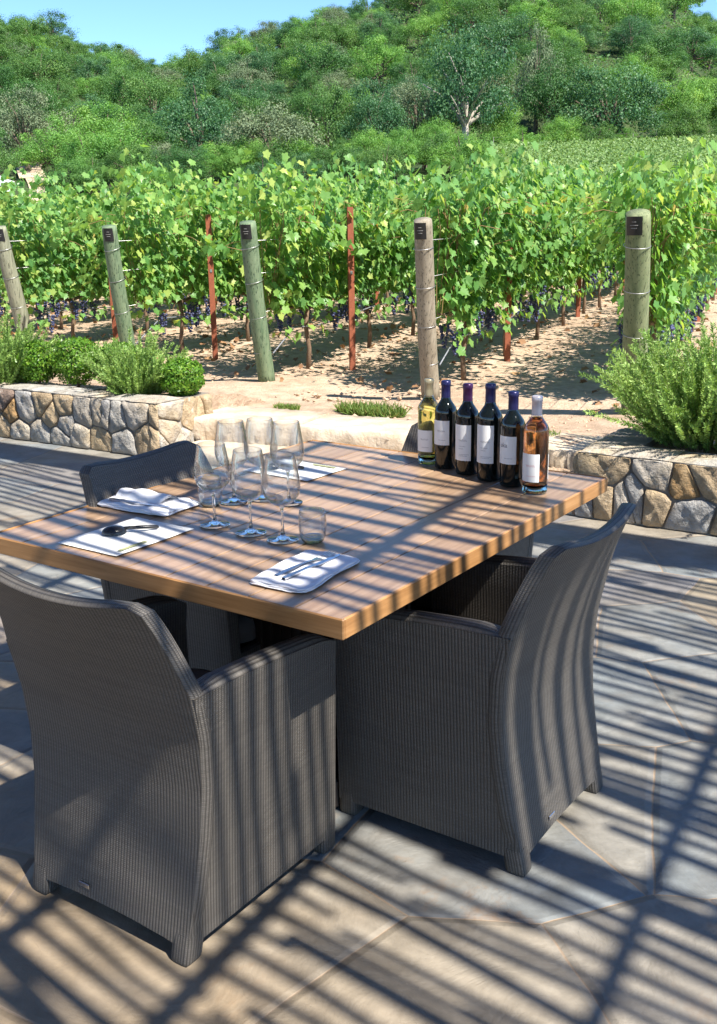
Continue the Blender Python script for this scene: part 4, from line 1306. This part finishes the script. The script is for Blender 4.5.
# ------------------------------------------------------------------ hillside
def oak_variant(k, n_cl, per, spread=(1,1), leaf=(.075,.16), open_=.0):
    """crown about 2 units across (radius 1), height 1.6; scaled by the placing"""
    r = np.random.default_rng(300+k); mb = MB()
    mb.tube([(0,0,-.25),(.02,.0,.2),(.05,.02,.5)], [.10,.075,.055], 7)
    P, Nn, T = [], [], []
    for i in range(n_cl):
        d = r.normal(0,1,3); d[2] = abs(d[2])*.9-.12; d /= np.linalg.norm(d)
        ro = r.uniform(.4,1.12)**.7
        c = np.array([d[0]*spread[0]*ro*.82, d[1]*spread[0]*ro*.82, .55+d[2]*.85*spread[1]*ro])
        cr = r.uniform(.12,.36); tb = r.normal(.5,.15)
        if i % 3 == 0: mb.tube([(.04,.01,.42), tuple(c*np.array([.45,.45,.8])), tuple(c)], [.035,.02,.006], 5, caps=False)
        m = int(per*r.uniform(.6,1.3)); e = r.normal(0,1,(m,3)); e /= np.linalg.norm(e,axis=1,keepdims=True)
        pp = c + e*cr*(r.random((m,1))**.45)*np.array([1.15,1.15,.75])
        P.append(pp); Nn.append(e+np.array([0,0,.5])+r.normal(0,.5,(m,3))); T.append(np.clip(tb+r.normal(0,.10,m),0,1))
    P, Nn, T = np.concatenate(P), np.concatenate(Nn), np.concatenate(T)
    sz = r.uniform(leaf[0],leaf[1],len(P))*.20
    V, Fc = quads(P, Nn, r.normal(0,1,P.shape), sz*1.1, sz*1.3)
    o = mb.build('tmp', M['bark']); tm = o.data; bpy.data.objects.remove(o); tm.name = 'tree_trunk'
    return tm, np_mesh('tree_crown', V, Fc, M['oak'], T)
OV = [oak_variant(k, 60, 300) for k in range(6)]
BV = [oak_variant(20+k, 40, 100, (1,.8)) for k in range(2)]
def with_mat(me, m, nm):
    c = me.copy(); c.materials[0] = M[m]; c.name = nm; return c
CROWN = {}
for i, (tm, cm) in enumerate(OV):
    CROWN[('oak',i)] = (tm, cm)
    for m in ('oak_bright','oak_grey','oak_dark','oak_rust'): CROWN[(m,i)] = (tm, with_mat(cm, m, 'tree_crown'))
for tm, _ in OV + BV: pass
PT = []
for tm, _ in OV[:2]:
    c = tm.copy(); c.materials[0] = M['pale_bark']; PT.append(c)
def tree(x, y, rad, hgt, m, vi_, label, group, rz, pale=False, name='oak_tree'):
    z = float(height(x, y))
    t = thing(name, label, 'tree' if name == 'oak_tree' else 'bush', (x, y, z-.2), rz, group)
    t.scale = (rad, rad, hgt/1.55)
    tm, cm = CROWN[(m, vi_)]
    link('trunk', PT[vi_ % 2] if pale else tm, t); link('crown', cm, t)
def upx(px, d): return (px-358.5)/1049.37*d
placed = []
SPEC = [  # px, distance, width px, height px, material, pale trunk, label
 (600,93,104,92,'oak_dark',False,'big dark spreading oak above the far green vineyard block'),
 (548,96,66,84,'oak',False,'mid green oak just left of the big dark spreading oak'),
 (532,99,48,96,'oak_grey',False,'grey twiggy oak left of the big dark spreading oak'),
 (466,90,96,118,'oak_dark',True,'tall dark oak with bare pale trunks at the centre of the wood edge'),
 (420,95,60,78,'oak_grey',False,'rusty grey oak left of the pale trunked dark oak'),
 (378,88,64,78,'oak_dark',False,'dark narrow oak in shade above the middle vine rows'),
 (335,90,60,88,'oak',False,'mid green oak between the lichen grey oak and the dark narrow oak'),
 (285,80,96,74,'oak_grey',False,'wide lichen grey oak with drooping branches above the vines'),
 (215,90,88,92,'oak_dark',False,'round dark green oak left of the lichen grey oak'),
 (140,80,84,50,'oak_bright',False,'low light green bushy tree above the vines on the left'),
 (106,78,70,58,'oak_bright',False,'rounded light green bushy tree beside the dirt track'),
 (178,79,60,38,'oak_grey',False,'low pale green tree between light bushy tree and dark oak'),
 (2,82,70,62,'oak',False,'dark green tree at the left edge above the white car'),
 (668,97,62,64,'oak_bright',False,'yellowish green oak right of the big dark spreading oak'),
 (712,98,58,66,'oak',False,'green oak at the right edge above the wire fence'),
 (500,91,44,52,'oak_bright',False,'leafy young oak between the pale trunks and the field'),
 (110,168,42,30,'oak',False,'crown standing proud of the left skyline'),
 (50,95,70,80,'oak_grey',False,'grey green oak above the left edge tree'),
]
for i, (px, d, w, hp, m, pale, lab) in enumerate(SPEC):
    x = upx(px, d); placed.append((x, d, w/2/1049*d))
    tree(x, d, w/2/1049*d*1.08, hp/1049*d*1.05, m, i % 6, lab, 'oaks along the foot of the wooded hill', i*1.3, pale)
BUSH = [(405,84,34,34,'oak_bright','bright rounded bush below the dark narrow oak'),(438,84,40,42,'oak_bright','bright upright bush below the pale trunked oak'),
 (520,86,40,26,'oak_bright','light green bush left of the fence corner'),(556,87,44,34,'oak_bright','broad light green bush on the fence below the grey oak'),(590,88,44,30,'oak','bush on the fence below the big dark oak'),
 (617,89,24,24,'oak_bright','small round bush on the fence below the big dark oak'),(648,90,30,22,'oak','bush below the yellowish oak on the fence'),(676,91,28,20,'oak_grey','grey green bush on the fence near the right edge'),(704,91,30,22,'oak','last bush on the fence at the right edge'),
 (320,80,40,30,'oak','bush above the vines between the grey oak and dark oak'),(245,78,40,28,'oak_bright','bush above the vines below the round dark oak'),(20,86,30,26,'oak_grey','grey bush beside the dirt track'),(355,84,36,30,'oak','bush in shade above the middle vines')]
for i, (px, d, w, hp, m, lab) in enumerate(BUSH):
    x = upx(px, d); placed.append((x, d, w/2/1049*d*.6))
    tree(x, d, w/2/1049*d*1.1, hp/1049*d*1.1, m, i % 6, lab, 'bushes along the foot of the wooded hill', i*2.1, False, 'bush')
r = np.random.default_rng(77)
for i in range(34):
    px = -40 + i*15.5 + r.uniform(-5, 5); d = r.uniform(70, 80)
    if 40 < px < 78 or px < 22: continue
    tree(upx(px, d), d, r.uniform(1.5, 2.5), r.uniform(2.2, 3.6), r.choice(['oak','oak_bright','oak_dark'], p=[.5,.35,.15]), i % 6, 'leafy green bush just above the vine tops at the foot of the hill', 'leafy bushes just above the vine tops', i*1.7, False, 'bush')
nt = 0; tries = 0
GEN = {'oak':'green oak','oak_bright':'light yellowish green oak','oak_grey':'greyish green oak','oak_dark':'dark green oak','oak_rust':'browning half dry oak'}
cand = []
while nt < 279 and tries < 30000:
    tries += 1
    d = math.sqrt(r.uniform(86**2, 262**2)); u = r.uniform(-.40,.40); x = u*d; px = 358.5+1049*u
    dr = np.interp(px, [0,200,400,717], [200,230,240,250])
    if d > dr+6: continue
    if px > 380 and d > 225 and px < 660: continue
    rad = r.uniform(2.2,4.3)*(1.0 + .12*(d > 150))
    if px < 60 and 82 < d < 104 and abs(u+.288) < .035: continue
    if any((x-a)**2+(d-b)**2 < (.70*(rad+c))**2 for a, b, c in placed): continue
    placed.append((x, d, rad)); nt += 1
    m = r.choice(['oak','oak_bright','oak_grey','oak_dark','oak_rust'], p=[.48,.17,.12,.23,.0])
    band = 'low on the slope' if d < 125 else 'halfway up the slope' if d < 185 else 'near the skyline'
    tree(x, d, rad, rad*r.uniform(1.3,1.75), m, r.integers(0,6), f'{GEN[m]} {band} of the wooded hill', f'{GEN[m]}s {band} of the wooded hill', r.uniform(0,6.28))
# undergrowth between the trees
n = 120000
d = np.sqrt(r.uniform(84**2, 262**2, n)); u = r.uniform(-.42,.42,n); x = u*d; z = height(x, d)
dr = np.interp(358.5+1049*u, [0,200,400,717], [200,230,240,250]); kp = d < dr+4
kp &= ~((np.abs(u+.288) < .02) & (d < 106)); kp &= ~((u > .13) & (d < 88))
clump = np.sin(x*.55+np.sin(d*.31)*2)+np.sin(d*.47+x*.23)
hz = np.clip(.9+.7*clump, .1, 3)*r.random(n)
P = np.stack([x, d, z+hz], 1)[kp]
V, Fc = quads(P, r.normal(0,.7,P.shape)+np.array([0,-.3,1.]), r.normal(0,1,P.shape), r.uniform(.15,.42,len(P)), r.uniform(.15,.42,len(P)))
o = link('undergrowth', np_mesh('undergrowth', V, Fc, M['oak'], np.clip(.45+.18*clump[kp]+r.normal(0,.16,len(P)),0,1))); tag(o, 'tangled green undergrowth between the hillside oaks', 'undergrowth', kind='stuff')
# far vineyard block on the right-hand slope
P, T = [], []
n = 130000
rowk = r.integers(0, 60, n); dd = r.uniform(46, 88, n)
uu = .055 + .006*rowk + r.normal(0,.0014,n) + (dd-66)*.0007
kp = (uu < .42) & (uu > .075 + (88-dd)*.001)
P = np.stack([uu*dd, dd, height(uu*dd, dd)+r.uniform(.1,.95,n)], 1)[kp]
V, Fc = quads(P, r.normal(0,.6,P.shape)+np.array([0,-.3,.8]), r.normal(0,1,P.shape), r.uniform(.10,.2,len(P)), r.uniform(.10,.2,len(P)))
o = link('vineyard_field', np_mesh('vineyard_field', V, Fc, M['field'], np.clip(r.normal(.55,.2,len(P)),0,1))); tag(o, 'far green block of vines sloping up to the fence on the right', 'vineyard', kind='stuff')
# bare earth at the field's edge
for (u0,u1,d0,d1) in ((.105,.165,84.5,87.5),(.225,.262,87.6,89.2)):
    mb = MB(); G = []
    for i in range(9):
        u = u0+(u1-u0)*i/8; G.append([(u*d, d, float(height(u*d, d))+.5) for d in (d0-.4*math.sin(i), d1)])
    mb.grid(G, flip=True); o = mb.build('path', M['path']); tag(o, None, None, kind='structure')
# wire fence
fe = thing('wire_fence', 'wire fence on thin posts along the top of the far vineyard block', 'fence', (upx(600,88), 88.6, float(height(upx(600,88),88.6))))
pts = []
for i in range(13):
    px = 470+i*22; d = 86.6+i*.25; x = upx(px, d); z = float(height(x, d)); pts.append((x-fe.location.x, d-fe.location.y, z-fe.location.z))
    mb = MB(); p = pts[-1]; mb.tube([(p[0],p[1],p[2]-.2),(p[0],p[1],p[2]+1.5)], .03 if i % 3 else .05, 6); mb.build('fence_post', M['fence_metal'], fe)
for hz in (.4,.8,1.2,1.45):
    mb = MB(); mb.tube([(p[0],p[1],p[2]+hz) for p in pts], .006, 4); mb.build('fence_wire', M['fence_metal'], fe)
# parked car
cd = 72.5; cx = upx(3, cd); cz = float(height(cx, cd))
car = thing('parked_car', 'white car half out of view beyond the vines at the left edge', 'car', (cx, cd, cz), R(12))
prof = [(-2.1,.35),(-2.15,.7),(-1.9,.95),(-1.2,1.02),(-.7,1.48),(.2,1.55),(1.0,1.45),(1.7,1.05),(2.1,.95),(2.15,.5),(2.05,.32)]
mb = MB(); G = []
for s in (-.86,-.80,.80,.86): G.append([(x*(1 if abs(s) < .85 else .985), s if z < 1.1 else s*.82, z-(0 if abs(s) < .85 else .05)) for x, z in prof])
mb.grid(G, 0, True); mb.add(G[0], [list(range(len(prof)))]); mb.add(G[-1], [list(range(len(prof)))[::-1]])
mb.build('body', M['car_white'], car)
for s in (-1,1):
    mb = MB(); mb.add([(-.95,s*.80,1.08),(1.35,s*.80,1.08),(.95,s*.715,1.40),(-.6,s*.715,1.42)], [(0,1,2,3)]); mb.build('side_window', M['black'], car)
    for x in (-1.35,1.35):
        mb = MB(); mb.tube([(x,s*.70,.33),(x,s*.90,.33)], .33, 20); mb.build('wheel', M['tyre'], car)

# ------------------------------------------------------------------ camera, light, sky
cam = bpy.data.cameras.new('camera'); co = bpy.data.objects.new('camera', cam); COL.objects.link(co)
cam.sensor_fit = 'VERTICAL'; cam.sensor_height = 36; cam.lens = 36*1049.37/1024
cam.shift_y = -(512-508.25)/1024*-1*-1
cam.clip_start = .05; cam.clip_end = 2000
pitch, roll = .2688, .0164
co.location = (0,0,1.5794)
Rm = Matrix.Rotation(math.pi/2-pitch, 4, 'X') @ Matrix.Rotation(-roll, 4, 'Z')
co.rotation_euler = Rm.to_euler()
sc.camera = co
sl = bpy.data.lights.new('sun', 'SUN'); so = bpy.data.objects.new('sun', sl); COL.objects.link(so)
sl.energy = 5.0; sl.angle = R(.6); sl.color = (1,.945,.86)
so.rotation_euler = Vector(SUN).to_track_quat('Z', 'Y').to_euler()
w = bpy.data.worlds.new('World'); sc.world = w; w.use_nodes = True
nt_ = w.node_tree; nt_.nodes.clear()
sk = nt_.nodes.new('ShaderNodeTexSky'); sk.sky_type = 'NISHITA'; sk.sun_disc = False
sk.sun_elevation = EL; sk.sun_rotation = math.pi/2 - AZ; sk.air_density = .75; sk.dust_density = 0; sk.ozone_density = 5; sk.altitude = 800
bg = nt_.nodes.new('ShaderNodeBackground'); bg.inputs[1].default_value = .13
ou = nt_.nodes.new('ShaderNodeOutputWorld')
gm = nt_.nodes.new('ShaderNodeMix'); gm.data_type = 'RGBA'; gm.blend_type = 'MULTIPLY'; gm.inputs[0].default_value = 1; gm.inputs[7].default_value = (.88,.98,1.05,1)
nt_.links.new(sk.outputs[0], gm.inputs[6]); nt_.links.new(gm.outputs[2], bg.inputs[0]); nt_.links.new(bg.outputs[0], ou.inputs[0])
vs = sc.view_settings; vs.view_transform = 'Standard'; vs.look = 'None'; vs.gamma = 1; vs.exposure = 1.15; vs.use_curve_mapping = False
sc.render.engine = 'CYCLES'
cy = sc.cycles
cy.max_bounces = 10; cy.transparent_max_bounces = 24; cy.transmission_bounces = 8; cy.diffuse_bounces = 4; cy.glossy_bounces = 4
cy.caustics_reflective = False; cy.caustics_refractive = False
cy.use_denoising = True
try: cy.denoiser = 'OPENIMAGEDENOISE'
except Exception: pass
cy.sample_clamp_indirect = 8
